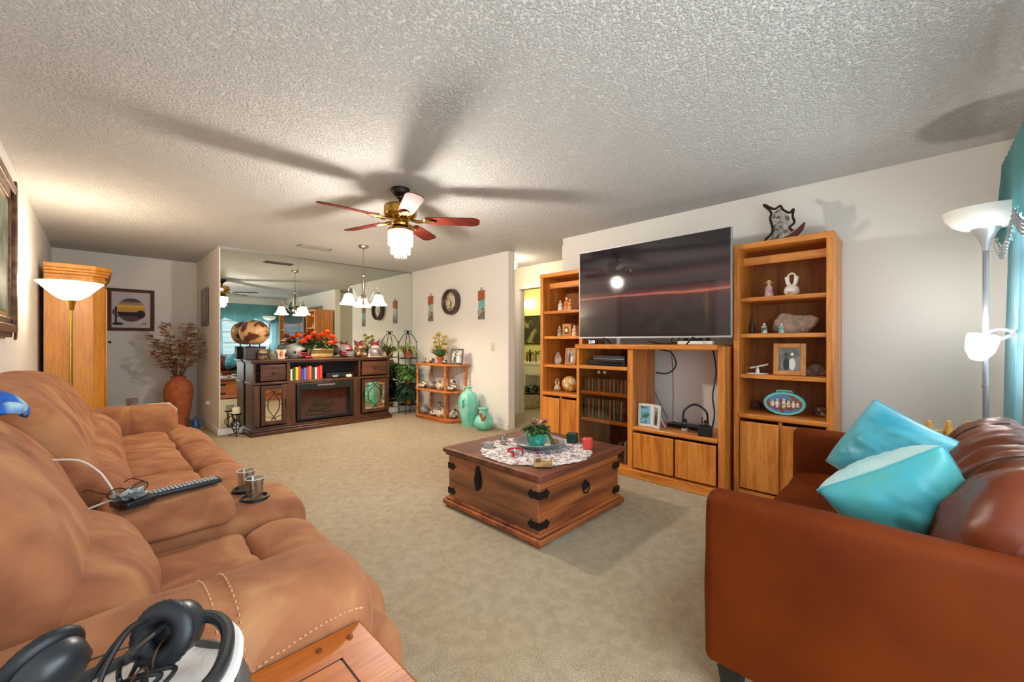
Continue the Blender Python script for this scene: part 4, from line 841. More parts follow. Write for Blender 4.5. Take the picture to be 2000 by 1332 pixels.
# latch on the -X face, ring handle on the -Y face
q = M().prism([(-.03, -.06), (-.04, -.01), (-.025, .05), (0, .075), (.025, .05), (.04, -.01), (.03, -.06), (0, -.085)], .006).xf(Matrix.Translation((-.45, .1, .28)) @ RZ(-90) @ RX(90))
q.bb((-.465, .088, .24), (-.45, .112, .36)).tube([(-.465, .1, .25), (-.475, .1, .22), (-.465, .1, .2)], .006, 6); P(t, 'latch', q, IRON)
q = M().lathe([(.035, 0), (.03, .006), (1e-6, .008)], 20).xf(Matrix.Translation((.02, -.436, .25)) @ RX(90)); q.tube([(.02+.035*cos(a*pi/8), -.448, .235+.035*sin(a*pi/8)) for a in range(16)], .005, 6, closed=True); P(t, 'ring_handle', q, IRON)
# doily
ZC = .43
def doily():
    m = mk('lace_print', '#d8d2cb', .9, bump=(60, .7, .01)); nt = m.node_tree; b = nt.nodes['Principled BSDF']; tc = nt.nodes.new('ShaderNodeTexCoord')
    v = nt.nodes.new('ShaderNodeTexVoronoi'); v.inputs['Scale'].default_value = 62; r = nt.nodes.new('ShaderNodeValToRGB'); r.color_ramp.interpolation = 'CONSTANT'
    e = r.color_ramp.elements; e[0].color = lin('#b57f84'); e[1].position = .18; e[1].color = lin('#e4dfd8')
    for p, c in ((.45, '#aeb0b0'), (.62, '#ded6cf'), (.8, '#66707c'), (.9, '#cfc6c0')): k = e.new(p); k.color = lin(c)
    s = nt.nodes.new('ShaderNodeSeparateColor'); nt.links.new(tc.outputs['Object'], v.inputs['Vector']); nt.links.new(v.outputs['Color'], s.inputs[0]); nt.links.new(s.outputs[0], r.inputs[0]); nt.links.new(r.outputs[0], b.inputs['Base Color'])
    return m
m = M(); n = 96; vs = [(0, 0, .004)]
for k in range(1, 13):
    for i in range(n):
        a = 2*pi*i/n; r = k/12*(.385+(.014*abs(sin(a*16)) if k == 12 else 0)); vs.append((r*cos(a), r*sin(a), .004+.0025*sin(9*a+k)*(k/12)))
m.add(vs, [(0, 1+i, 1+(i+1) % n) for i in range(n)]+[(1+k*n+i, 1+k*n+(i+1) % n, 1+(k+1)*n+(i+1) % n, 1+(k+1)*n+i) for k in range(11) for i in range(n)])
S('lace_doily', m, doily(), 'round white and pink crocheted doily on the trunk coffee table', 'doily', (2.2, 1.93, ZC), sharp=80)
BR = mk('dish_glaze', '#5c7471', .35, var=(6, '#8b8894', .4, .6), coat=.4)
t = T('shallow_bowl', 'wide shallow grey green glazed dish in the middle of the doily', 'bowl', (2.27, 1.97, ZC+.006))
P(t, 'dish_body', M().lathe([(1e-6, .012), (.1, .012), (.15, .03), (.185, .048), (.19, .044), (.155, .02), (.105, 0), (1e-6, 0)], 48), BR, sharp=60)
P(t, 'contents', M().ell((.12, -.03, .03), (.02, .02, .012)).ell((.1, -.08, .028), (.018, .015, .012)).ell((.135, -.065, .034), (.015, .018, .012)), mk('amber_pebble', '#b8742c', .3))
t = T('succulent_planter', 'turquoise pot of mixed succulents standing in the shallow dish', 'plant', (2.26, 1.98, ZC+.018))
P(t, 'pot', M().lathe([(.055, 0), (.07, .03), (.078, .085), (.082, .09), (.074, .09), (.065, .07), (1e-6, .07)], 32), mk('jade_glaze', '#3aa58c', .3, var=(18, '#8fe0c4', .5, .65)))
m = M(); f = M(); p = M()
for i in range(170):
    a = random.random()*6.3; r = .085*random.random()**.5; c = (r*cos(a), r*sin(a), .1+.05*random.random()*(1-r*6)); m.leaf(c, (cos(a), sin(a), random.uniform(-.5, 1.2)), .05, .025, .4, 3)
for i in range(10):
    a = random.random()*6.3; r = .07*random.random()**.5; c = (r*cos(a), r*sin(a), .15+.015*random.random())
    q = M()
    for k in range(14): e = k*2.4; qq = .3+.7*k/14; q.leaf(c, (cos(e)*qq, sin(e)*qq, 1-qq), .028, .02, 0, 2)
    P(t, 'rosette', q, mk('mauve_rosette', '#8f5f5c', .6) if i % 2 else mk('peach_rosette', '#d6a48e', .6))
for k in range(24): m.leaf((.075*cos(-1.1), .075*sin(-1.1), .09), (cos(-1.1)+random.uniform(-.6, .6), sin(-1.1)+random.uniform(-.6, .6), 0), .06, .02, 1.1, 3)
P(t, 'leaves', m, LEAF, kind='stuff'); 
t = T('candle_box', 'dark green square box candle behind the pink candle on the trunk', 'candle', (2.535, 1.86, ZC), R(20)); P(t, 'box', M().bb((-.035, -.035, 0), (.035, .035, .07)), mk('dark_green', '#113a30', .4), bev=.004); P(t, 'lid', M().bb((-.038, -.038, .06), (.038, .038, .078)), MC['dark_green'], bev=.004)
t = T('pillar_candle', 'short coral pink pillar candle at the right of the doily', 'candle', (2.475, 1.68, ZC+.006)); P(t, 'wax', M().lathe([(.034, 0), (.037, .01), (.037, .068), (.03, .075), (1e-6, .07)], 28), mk('coral_wax', '#d8463a', .45)); P(t, 'wick', M().tube([(0, 0, .07), (.001, .001, .08)], .0015, 5), BLACK)
t = T('pot_stand', 'red curved glass holder on the left of the doily', 'holder', (1.985, 1.93, ZC+.008), R(-30)); RED = mk('red_glass', '#b30f22', .15)
P(t, 'ring', M().tube([(.05*cos(a*.3), .05*sin(a*.3), .03) for a in range(15)], .007, 8).tube([(.05, 0, .03), (.052, -.004, .0)], .007, 8).tube([(.05*cos(4.2), .05*sin(4.2), .03), (.052*cos(4.2), .05*sin(4.2), .0)], .007, 8), RED, sharp=70)
P(t, 'glass_cup', M().lathe([(.03, 0), (.034, .032), (.031, .032), (.026, .006), (1e-6, .004)], 24), clear('clear_glass', '#eef4f4', .22))
t = T('glass_dish', 'small round clear glass dish at the left rim of the doily', 'dish', (2.0, 2.22, ZC+.006)); P(t, 'dish_body', M().lathe([(1e-6, .004), (.03, .004), (.045, .028), (.048, .026), (.033, 0), (1e-6, 0)], 28), mk('cut_glass', '#b9b6ae', .15, .3)); P(t, 'rim', M().tube([(.047*cos(a*pi/12), .047*sin(a*pi/12), .027) for a in range(24)], .0025, 6, closed=True), NICKEL)
for x, y, lb in ((2.13, 2.2, 'small clear votive glass with amber wax left of the dish'), (2.2, 2.25, 'small clear votive glass behind the dish at the left')):
    t = T('votive_holder', lb, 'candle holder', (x, y, ZC+.006)); P(t, 'votive_glass', M().lathe([(.022, 0), (.028, .05), (.026, .05), (.02, .006), (1e-6, .004)], 24), clear('clear_glass', '#eef4f4', .22)); P(t, 'wax', M().lathe([(.018, .006), (.021, .025), (1e-6, .025)], 20), mk('amber_wax', '#c4713a', .5))
t = T('wooden_puzzle_box', 'small notched light wood stand at the near edge of the doily', 'wooden stand', (1.925, 1.635, ZC+.006), R(-45)); TAN = mk('tan_wood', '#c09a5e', .5, var=(30, '#8a6234', .4, .7))
P(t, 'base', M().bb((-.055, -.02, 0), (.055, .02, .03)), TAN, bev=.002)
for x in (-.05, -.012, .05): P(t, 'upright', M().bb((x-.004, -.02, .03), (x+.004, .02, .055)), TAN, bev=.001)
P(t, 'block', M().bb((-.04, -.015, .03), (-.016, .015, .045)), mk('dark_block', '#6a4526', .5))
t = T('beaded_charm', 'tiny plum and violet glass beads on the doily in front of the dish', 'beads', (2.1, 1.83, ZC+.008)); P(t, 'bead', M().ell((0, 0, .01), (.012, .012, .011)), mk('plum_bead', '#7a2748', .2)); P(t, 'bead', M().ell((.055, -.035, .008), (.014, .008, .008)), mk('violet_bead', '#5a4f86', .2))
# ================================================================ wall units
XF = 3.48; XBK = 3.9
def tower(y0, y1, label):
    t = T('bookcase', label, 'bookcase', (0, 0, 0)); s = .042; top = 1.94
    P(t, 'side_panel', M().bb((XF, y0, 0), (XBK, y0+s, top-.001)), OAK, bev=.006); P(t, 'side_panel', M().bb((XF, y1-s, 0), (XBK, y1, top-.001)), OAK, bev=.006)
    P(t, 'top_panel', M().bb((XF-.004, y0-.004, top-.03), (XBK, y1+.004, top+.012)), OAKY, bev=.005)
    P(t, 'back_panel', M().bb((XBK-.012, y0+s, .06), (XBK-.004, y1-s, top-.03)), OAKB)
    P(t, 'light_valance', M().bb((XF+.12, y0+s, 1.80), (XF+.145, y1-s, 1.86)), OAKY)
    for z in (1.54, 1.265, .955): P(t, 'shelf', M().bb((XF+.02, y0+s, z-.032), (XBK-.012, y1-s, z)), OAKY, bev=.004)
    P(t, 'cabinet_top', M().bb((XF-.012, y0+s-.01, .618), (XBK-.012, y1-s+.01, .655)), OAKY, bev=.01)
    P(t, 'plinth', M().bb((XF+.006, y0+s, 0), (XBK, y1-s, .07)), OAKY)
    ym = (y0+y1)/2
    for a, b in ((y0+s+.006, ym-.008), (ym+.008, y1-s-.006)): P(t, 'door', M().bb((XF-.012, a, .085), (XF+.01, b, .595)), OAK, bev=.006)
    P(t, 'door_divider', M().bb((XF+.01, ym-.01, .07), (XF+.03, ym+.01, .62)), OAK)
    return t
tower(.395, 1.015, 'oak bookcase with ship sculpture on top, right of the television')
tower(2.43, 2.995, 'oak bookcase left of the television beside the hall opening')
XC = 3.36
t = T('television_console', 'oak television console with smoked glass doors and an open bay', 'console', (0, 0, 0)); y0, y1, yd = 1.04, 2.415, 1.845
P(t, 'console_top', M().bb((XC-.03, y0+.045, 1.135), (XBK-.1, y1+.0, 1.178)), OAKY, bev=.008)
P(t, 'side_panel', M().bb((XC, y0, .07), (XBK-.1, y0+.05, 1.165)), OAK, bev=.005); P(t, 'side_panel', M().bb((XC, y1-.03, .07), (XBK-.1, y1, 1.14)), OAK, bev=.005)
P(t, 'divider_panel', M().bb((XC, yd-.04, .07), (XBK-.1, yd+.012, 1.14)), OAK, bev=.005)
P(t, 'plinth', M().bb((XC-.04, y0, 0), (XBK-.1, y1, .072)), OAKY, bev=.006)
P(t, 'bay_floor', M().bb((XC-.014, y0+.05, .415), (XBK-.1, yd-.04, .45)), OAKY, bev=.01)
for a, b in ((y0+.062, 1.42), (1.434, yd-.05)): P(t, 'door', M().bb((XC-.014, a, .085), (XC+.008, b, .395)), OAK, bev=.006)
for z in (.72, .455): P(t, 'shelf', M().bb((XC+.03, yd+.012, z-.03), (XBK-.12, y1-.03, z)), OAKY, bev=.003)
P(t, 'shelf', M().bb((XC-.005, yd+.012, .94), (XBK-.12, y1-.03, .972)), OAKY, bev=.004)
P(t, 'back_panel', M().bb((XBK-.112, yd, .07), (XBK-.1, y1, 1.14)), OAKB); P(t, 'cabinet_back', M().bb((XBK-.112, y0+.05, .07), (XBK-.1, yd-.04, .415)), OAKB); P(t, 'cabinet_floor', M().bb((XC, yd+.012, .072), (XBK-.112, y1-.03, .09)), OAKY)
ym = (yd+.012+y1-.03)/2
for a, b, k in ((yd+.016, ym-.002, -1), (ym+.002, y1-.034, 1)):
    d = P(t, 'glass_door', M().bb((XC+.004, a, .085), (XC+.009, b, .935)), clear('smoked_glass', '#e4dcd2', .05))
    yy = b-.03 if k < 0 else a+.03; P(d, 'clasp', M().bb((XC-.006, yy-.014, .9), (XC+.005, yy+.014, .925)), NICKEL, bev=.002)
# television
t = T('television', 'large flat screen television showing a dark red streaked sunset image', 'television', (3.42, 1.715, 1.25)); hw = .70; hh = .835
P(t, 'screen_body', M().bb((0, -hw, 0), (.03, hw, hh)).bb((.03, -.5, .05), (.06, .5, .5)), mk('tv_back', '#1b1b1d', .4), bev=.003)
P(t, 'bezel', M().bb((-.003, -hw-.004, -.014), (.03, hw+.004, .0)).bb((-.003, -hw-.005, 0), (.03, -hw, hh+.004)).bb((-.003, hw, 0), (.03, hw+.005, hh+.004)).bb((-.003, -hw, hh), (.03, hw, hh+.004)), SILVER)
m = bpy.data.materials.new('screen'); m.use_nodes = True; nt = m.node_tree; b = nt.nodes['Principled BSDF']; b.inputs['Base Color'].default_value = (.008, .007, .008, 1); b.inputs['Roughness'].default_value = .05
tc = nt.nodes.new('ShaderNodeTexCoord'); sp = nt.nodes.new('ShaderNodeSeparateXYZ'); mp = nt.nodes.new('ShaderNodeMapping'); mp.inputs['Scale'].default_value = (1, .8, 9)
n = nt.nodes.new('ShaderNodeTexNoise'); n.inputs['Scale'].default_value = 1.6; n.inputs['Detail'].default_value = 3
a = nt.nodes.new('ShaderNodeMath'); a.operation = 'MULTIPLY_ADD'; a.inputs[1].default_value = .06; r = nt.nodes.new('ShaderNodeValToRGB')
nt.links.new(tc.outputs['Object'], mp.inputs[0]); nt.links.new(mp.outputs[0], n.inputs[0]); nt.links.new(tc.outputs['Object'], sp.inputs[0]); nt.links.new(n.outputs[0], a.inputs[0]); nt.links.new(sp.outputs['Z'], a.inputs[2]); nt.links.new(a.outputs[0], r.inputs[0])
e = r.color_ramp.elements; e[0].position = 0; e[0].color = lin('#2b2220'); e[1].position = 1; e[1].color = lin('#171414')
for p, c in ((.2, '#3a2c2b'), (.33, '#4a3634'), (.388, '#5a3835'), (.405, '#c8705c'), (.42, '#6e423d'), (.47, '#33282a'), (.56, '#4a3433'), (.62, '#2a2324'), (.68, '#463938'), (.75, '#231d1e')): k = e.new(p); k.color = lin(c)
nt.links.new(r.outputs[0], b.inputs['Emission Color']); b.inputs['Emission Strength'].default_value = .42
P(t, 'screen', M().bb((-.002, -hw, 0), (0, hw, hh)), m, flat=True)
for y in (-.42, .42): P(t, 'foot', M().tube([(.015, y, .0), (-.09, y-.02*(1 if y > 0 else -1), -.067)], .006, 6).tube([(.015, y, .0), (.12, y, -.067)], .006, 6), BLACK)
# things on the console top and in its bays
ZT = 1.179
t = T('alarm_clock', 'small black digital clock reading 2:50 under the left corner of the television', 'clock', (3.37, 2.235, ZT)); P(t, 'case', M().bb((-.01, -.055, 0), (.02, .055, .045)), BLACKG, bev=.004); text(t, 'display', '2:50', .042, mk('led_digits', '#dfe8ff', .4, emit=('#dfe8ff', .8)), (-.0112, 0, .022), (R(90), 0, R(-90)), .0005)
t = T('power_strip', 'white power strip with tangled black plugs on the console top', 'power strip', (3.5, 1.31, ZT)); P(t, 'strip', M().bb((-.025, -.14, 0), (.025, .14, .03)), WHITE, bev=.004)
for k in range(4):
    y = -.1+.06*k; P(t, 'plug', M().bb((-.018, y-.015, .03), (.018, y+.015, .055)), BLACK, bev=.004)
    P(t, 'cord', M().tube([(0, y, .05), (-.02, y+.04, .085), (-.04, y+.09, .06), (.02, y+.13, .02), (.1, y+.1, .01)], .004, 6, smooth=20), BLACK)
S('cable', M().tube([(3.5, 1.5, ZT+.006), (3.44, 1.6, ZT+.012), (3.5, 1.72, ZT+.03), (3.56, 1.66, ZT+.006)], .005, 6, smooth=20), BLACK, 'short black cable loop on the console top behind the television', 'cable')
t = T('cable_box', 'thin black cable box on the slot shelf above the smoked glass doors', 'cable box', (3.55, 2.12, .972)); P(t, 'case', M().bb((-.12, -.2, .008), (.12, .2, .055)), BLACK, bev=.003); P(t, 'front_strip', M().bb((-.122, -.18, .02), (-.119, .1, .04)), BLACKG); 
for y in (-.18, .18): P(t, 'foot', M().bb((-.1, y-.01, 0), (.1, y+.01, .008)), BLACK)
t = T('silver_receiver', 'slim silver edged player stacked on the cable box', 'player', (3.55, 2.1, 1.028)); P(t, 'case', M().bb((-.11, -.17, 0), (.11, .17, .04)), mk('graphite', '#3a3b3e', .4, .3), bev=.003); P(t, 'front_line', M().bb((-.112, -.17, .006), (-.109, .17, .01)), SILVER)
# disc cases
cc = ['#4a3a32', '#d9d0c2', '#7b3a34', '#3b4668', '#a8a294', '#e6dccc', '#566a50', '#8d7660']
nmc = ['dark brown', 'beige', 'dark red', 'navy', 'grey', 'cream', 'olive', 'tan']
proto = {}
for z, rown, n, hgt in ((.72, 'upper', 34, .125), (.455, 'lower', 30, .19)):
    y = 2.372
    for i in range(n):
        ci = (i*5+i*i) % 8; key = (ci, hgt)
        if y < 1.875: break
        lb = '%s disc case standing in the %s row behind the smoked glass' % (nmc[ci], rown)
        if key not in proto:
            o = S('disc_case', M().bb((-.06, -.0055, 0), (.06, .0055, hgt)), mk('case_'+cc[ci][1:], cc[ci], .35), lb, 'disc case', (3.48, y, z), group='%s %s disc cases behind the smoked glass' % (nmc[ci], rown), bev=.001)
            proto[key] = o
        else:
            o = proto[key].copy(); C.objects.link(o); o.location = (3.48+random.uniform(-.008, .008), y, z); o.rotation_euler = (R(random.uniform(-1, 1) if i % 7 else 3), 0, 0)
        y -= .0142 if i % 7 else .019
# bottom of glass cabinet
t = T('metal_figure', 'small silver jointed figure behind the smoked glass at the cabinet bottom', 'figurine', (3.5, 2.0, .092)); P(t, 'body', M().tube([(0, .05, 0), (0, .03, .1), (0, -.02, .16), (0, -.07, .12)], .012, 8, smooth=16).tube([(0, -.04, 0), (0, 0, .08), (0, .03, .13)], .008, 8, smooth=10).ell((0, -.075, .125), (.02, .025, .02)), SILVER, sharp=70)
for i, y in enumerate((1.9, 1.916, 1.934)): S('disc_case', M().bb((-.06, -.007, 0), (.06, .007, .19)), mk('case_'+cc[1+i][1:], cc[1+i], .4), '%s case standing upright at the bottom right behind the smoked glass' % nmc[1+i], 'disc case', (3.46, y, .092), bev=.001)
t = T('game_console', 'dark box shaped player at the cabinet bottom behind the smoked glass', 'player', (3.56, 2.22, .092)); P(t, 'case', M().bb((-.12, -.13, 0), (.12, .13, .08)), BLACK, bev=.006); P(t, 'trim_line', M().bb((-.123, -.13, .035), (-.119, .13, .04)), SILVER)
# open bay
frame_thing((3.44, 1.72, .45), R(-80), .13, .2, .022, mk('white_frame', '#ddd8cf', .4), (mk('green_blue_photo', '#3f7a35', .4, var=(16, '#79b4dd', .45, .52)),), 'white framed colour photo of greenery in the open bay, left half of a folding pair', -4)
frame_thing((3.42, 1.61, .45), R(-128), .12, .2, .022, MC['white_frame'], (GPH, mk('dark_figure', '#3a3a3c', .5)), 'white framed black and white photo folded toward the bay, right half of a pair', -4)
t = T('headphones', 'black over-ear headphones standing on their charging dock in the open bay', 'headphones', (3.47, 1.30, .45), R(-70))
P(t, 'headband', M().tube([(-.085, 0, .08), (-.092, 0, .13), (-.075, 0, .19), (0, 0, .235), (.075, 0, .19), (.092, 0, .13), (.085, 0, .08)], .009, 10, smooth=40), BLACK, sharp=80)
for s in (-1, 1): P(t, 'ear_cup', M().lathe([(1e-6, -.02), (.034, -.018), (.042, 0), (.04, .02), (.02, .024), (1e-6, .018)], 28).xf(Matrix.Translation((s*.08, 0, .07)) @ RY(s*90) @ RX(0)), BLACK, sharp=60)
t = T('charging_dock', 'black block shaped headphone dock in the open bay', 'dock', (3.41, 1.20, .45), R(-80)); P(t, 'dock_body', M().bb((-.05, -.035, 0), (.05, .035, .08)), BLACK, bev=.006); P(t, 'cradle', M().bb((-.04, -.02, .08), (.04, .02, .088)), BLACKG, bev=.002)
t = T('router', 'flat black box with stacked wires at the back of the open bay', 'router', (3.62, 1.42, .45), R(-90)); P(t, 'case', M().bb((-.16, -.06, 0), (.12, .06, .03)), BLACK, bev=.004)
P(t, 'antenna', M().tube([(.1, .05, .03), (.1, .06, .1)], .005, 6), BLACK)
S('webcam', M().lathe([(.025, 0), (.022, .02), (.008, .03), (.02, .045), (.024, .065), (.016, .085), (1e-6, .09)], 20), mk('off_white_plastic', '#b9b4a9', .4), 'small grey white round device beside the headphones', 'device', (3.5, 1.40, .45))
for i, (pts, r, mt, lb) in enumerate((([(3.7, 1.72, 1.13), (3.75, 1.62, 1.1), (3.8, 1.6, .98), (3.84, 1.7, .9), (3.86, 1.82, .9)], .006, BLACK, 'thick black cord curving to the left behind the open bay'), ([(3.75, 1.62, 1.13), (3.78, 1.62, .9), (3.74, 1.60, .7), (3.64, 1.56, .5)], .003, DARK, 'thin dark cord hanging behind the open bay to the white device'),
                                      ([(3.62, 1.21, 1.13), (3.66, 1.2, .95), (3.64, 1.22, .75), (3.62, 1.2, .6), (3.62, 1.22, .46)], .006, BLACK, 'thick black cord hanging at the right of the open bay'), ([(3.85, 1.86, .9), (3.8, 1.76, .72), (3.72, 1.62, .55), (3.66, 1.52, .48)], .003, mk('white_cord', '#ded9d2', .4), 'pale cord slanting down behind the open bay'), ([(3.86, 1.84, .72), (3.82, 1.76, .6), (3.76, 1.66, .48)], .004, mk('grey_cord', '#5b6670', .4), 'grey cord slanting low behind the open bay'))):
    S('cord', M().tube(pts, r, 7, smooth=40), mt, lb, 'cord')
# ================================================================ ornaments in the towers
def fig(loc, cols, label, h=.12, hat=False, name='figurine'):
    t = T(name, label, 'figurine', loc, R(-90)); s = h/.12
    P(t, 'robe', M().lathe(catmull([(.03, 0), (.028, .03), (.02, .06), (.022, .075), (.01, .085)], 24, False), 20).xf(Matrix.Scale(s, 4)), cols[0], sharp=60)
    P(t, 'head', M().ell((0, -.002, .097), (.012, .012, .015)).xf(Matrix.Scale(s, 4)), cols[1])
    P(t, 'arms', M().tube([(-.02, -.005, .07), (-.015, -.022, .05), (0, -.026, .055), (.015, -.022, .05), (.02, -.005, .07)], .005, 6, smooth=12).xf(Matrix.Scale(s, 4)), cols[0])
    if hat: P(t, 'hat', M().lathe([(.035, .104), (.03, .108), (.014, .11), (.012, .122), (1e-6, .125)], 20).xf(Matrix.Scale(s, 4)), cols[2])
    return t
IV = mk('ivory_figure', '#d8b890', .5); 
fig((3.6, 2.80, 1.541), (mk('white_figure', '#d9c9b6', .5), IV), 'slim pale figurine on the top shelf of the left bookcase', .13)
fig((3.6, 2.715, 1.541), (mk('orange_clay_figure', '#c5752f', .5), IV), 'orange clay couple figurine, larger one on the left bookcase top shelf', .16)
fig((3.58, 2.655, 1.541), (mk('tan_figure', '#c98b52', .5), IV), 'tan figurine nearest the television on the top shelf', .13)
t = T('mantel_clock', 'small arched wooden mantel clock on the second shelf of the left bookcase', 'clock', (3.58, 2.68, 1.266), R(-90)); LW = mk('light_oak', '#c98a45', .4, var=(20, '#b87733', .4, .6))
P(t, 'case', M().bb((-.055, -.03, 0), (.055, .03, .13)).bb((-.06, -.035, 0), (.06, .035, .012)).bb((-.06, -.035, .12), (.06, .035, .13)), LW, bev=.003); P(t, 'arch_niche', M().prism([(-.03, .02), (.03, .02)]+[(.03*cos(a*pi/10), .07+.03*sin(a*pi/10)) for a in range(11)], .002).xf(Matrix.Translation((0, -.03, 0)) @ RX(90)), mk('niche', '#6a3d18', .6)); P(t, 'dial', M().lathe([(.02, 0), (.018, .004), (1e-6, .004)], 20).xf(Matrix.Translation((0, -.033, .06)) @ RX(90)), CREAM)
fig((3.6, 2.81, 1.266), (mk('grey_figure', '#7d7468', .5, var=(30, '#b9a98e', .4, .6)), IV), 'grey seated figurine left of the mantel clock', .12)
fig((3.55, 2.575, 1.266), (MC['ivory_figure'], MC['white_figure']), 'cream figurine half hidden behind the television edge on the second shelf', .12)
frame_thing((3.6, 2.66, .956), R(-90), .14, .18, .022, LW, (GPH, WPH), 'oak framed portrait photo on the third shelf of the left bookcase', -6)
t = T('stone', 'pale grey banded stone standing on the third shelf of the left bookcase', 'stone', (3.6, 2.83, .956)); P(t, 'rock', M().lathe(catmull([(.035, 0), (.045, .04), (.035, .09), (.012, .125), (1e-3, .13)], 24, False), 24, sx=.7), mk('agate', '#b0a494', .7, var=(20, '#7b7066', .45, .6), bump=(20, .6, .03)), wr=(.008, (30, 30, 30), 3), sharp=70)
WED = [(.03, 0), (.048, .025), (.045, .055), (.026, .08)]
def wedding(loc, mat, label, s=1):
    t = T('wedding_vase', label, 'vase', loc, R(-90)); m = M().lathe(catmull(WED, 24, False), 26)
    for q in (-1, 1): m.tube([(q*.01, 0, .07), (q*.024, 0, .1), (q*.03, 0, .14)], .012, 12, taper=.015, smooth=10)
    P(t, 'vase_body', m.xf(Matrix.Scale(s, 4)), mat, sharp=60); P(t, 'stirrup_handle', M().tube([(-.028, 0, .13), (-.018, 0, .155), (0, 0, .165), (.018, 0, .155), (.028, 0, .13)], .006, 8, smooth=16).xf(Matrix.Scale(s, 4)), mat)
wedding((3.6, 2.845, .656), mk('horse_hair_glaze', '#c9b48e', .4, var=(20, '#8a6a44', .55, .62)), 'tan two spouted wedding vase above the left bookcase doors', .8)
wedding((3.6, .655, 1.541), mk('white_orange_glaze', '#e8dfd2', .35), 'white and orange two spouted wedding vase on the right bookcase top shelf', 1.0)
P(bpy.data.objects[-1] if False else [o for o in C.objects if o.name.startswith('wedding_vase')][-1], 'painted_band', M().lathe([(.044, .012), (.0495, .027), (.0465, .05)], 26), mk('orange_band', '#c98550', .4, var=(40, '#ead9c0', .45, .6)))
t = T('painted_gourd', 'round yellow and white painted gourd on the bottom open shelf of the left bookcase', 'gourd', (3.62, 2.69, .656)); P(t, 'gourd_body', M().lathe([(max(1e-6, .08*cos(a)), .09+.085*sin(a)) for a in [(-.5+i/18)*pi for i in range(18)]]+[(.02, .172)], 40, lob=(8, .05)), mk('gourd_yellow', '#c99a3f', .35, var=(16, '#e6dcc0', .46, .52))); P(t, 'stem', M().tube([(0, 0, .17), (.01, 0, .195)], .008, 8), DARK)
fig((3.6, .8, 1.541), (mk('pink_violet_figure', '#b98aa8', .5, var=(40, '#d9b7a0', .45, .6)), IV, mk('straw', '#d9c07a', .7)), 'pink and violet seated figurine with straw hat on the right bookcase top shelf', .125, True)
t = T('rock', 'large rough pink and grey rock slab on the second shelf of the right bookcase', 'rock', (3.68, .65, 1.266))
q = M().loft([(-.13, .01), (-.14, .07), (-.11, .13), (-.06, .15), (.02, .135), (.13, .12), (.145, .09), (.09, .02), (.05, .0), (-.08, 0)], -.05, .05, axis='y', r=.03, npf=60).xf(RZ(-90))
P(t, 'rock_body', q, STONE, wr=(.012, (22, 22, 30), 5), sharp=30)
fig((3.57, .825, 1.266), (mk('teal_white_figure', '#3f5b58', .5, var=(40, '#d9d2c4', .45, .55)), MC['white_figure']), 'small dark and white figurine left of the pink rock', .085)
fig((3.56, .71, 1.266), (mk('turquoise_figure', '#6fa39c', .5, var=(40, '#c7c3b6', .45, .6)), MC['white_figure']), 'small turquoise figurine in front of the pink rock', .08)
t = T('model_aeroplane', 'tiny white model aeroplane on an oval base on the third shelf of the right bookcase', 'model', (3.57, .87, .956), R(-70)); P(t, 'base', M().lathe([(.06, 0), (.06, .006), (1e-6, .008)], 28, sx=1.2, sy=.5), WHITE); P(t, 'fuselage', M().tube([(-.05, 0, .045), (0, 0, .055), (.07, 0, .075)], .007, 8, smooth=8).bb((-.012, -.03, .055), (.012, .03, .059)), mk('model_white', '#d5cfc6', .4)); P(t, 'stem', M().lathe([(.016, .005), (.012, .03), (.006, .05)], 14), WHITE); P(t, 'brass_hook', M().tube([(-.075, 0, 0), (-.08, 0, .04), (-.065, 0, .05), (-.06, 0, .03)], .003, 6, smooth=10), BRASS)
frame_thing((3.58, .665, .956), R(-84), .20, .235, .034, LW, (mk('dark_photo', '#57544e', .4, var=(10, '#8b877e', .4, .6)), WPH), 'oak framed wedding photograph on the third shelf of the right bookcase', -8)
t = T('geode', 'rounded brown banded geode half beside the oak framed wedding photograph', 'geode', (3.7, .52, .956)); P(t, 'geode_body', M().loft([(-.08, 0), (-.075, .04), (-.03, .085), (.03, .08), (.075, .03), (.08, 0)], -.03, .03, axis='y', r=.015, npf=40).xf(RZ(-90)), mk('geode_rock', '#6a4a38', .6, var=(16, '#a58d78', .45, .6)), wr=(.005, (30, 30, 30), 2), sharp=50)
# oval box
t = T('oval_tin', 'oval turquoise rimmed tin with painted southwestern scene on the right bookcase', 'tin', (3.6, .70, .656), R(-86))
P(t, 'tin_body', M().lathe([(.13, -.03), (.135, 0), (.13, .03), (1e-6, .03)], 48).xf(Matrix.Translation((0, 0, .088)) @ RX(90) @ Matrix.Diagonal((1, .64, 1, 1))), mk('aqua_enamel', '#6fc4c0', .35), sharp=50)
sc2 = mk('painted_scene', '#8a4a35', .5, var=(26, '#4f7fa8', .44, .5), detail=1)
P(t, 'painted_scene', M().lathe([(.112, .0305), (1e-6, .032)], 40).xf(Matrix.Translation((0, 0, .088)) @ RX(90) @ Matrix.Diagonal((1, .62, 1, 1))), sc2)
m = M()
for x, h_ in ((-.07, .05), (-.04, .07), (0, .075), (.03, .05), (.06, .05), (.085, .035)): m.lathe([(.012, 0), (.014, h_*.5), (.007, h_*.75), (.01, h_*.9), (1e-6, h_)], 12, (x, -.036, .085-.4*h_))
P(t, 'painted_figures', m, mk('scene_figures', '#e0d2b2', .5, var=(50, '#c97a50', .5, .6)))
P(t, 'carry_handle', M().tube([(-.05, 0, .165), (-.045, 0, .18), (.045, 0, .18), (.05, 0, .165)], .006, 8), MC['aqua_enamel'])
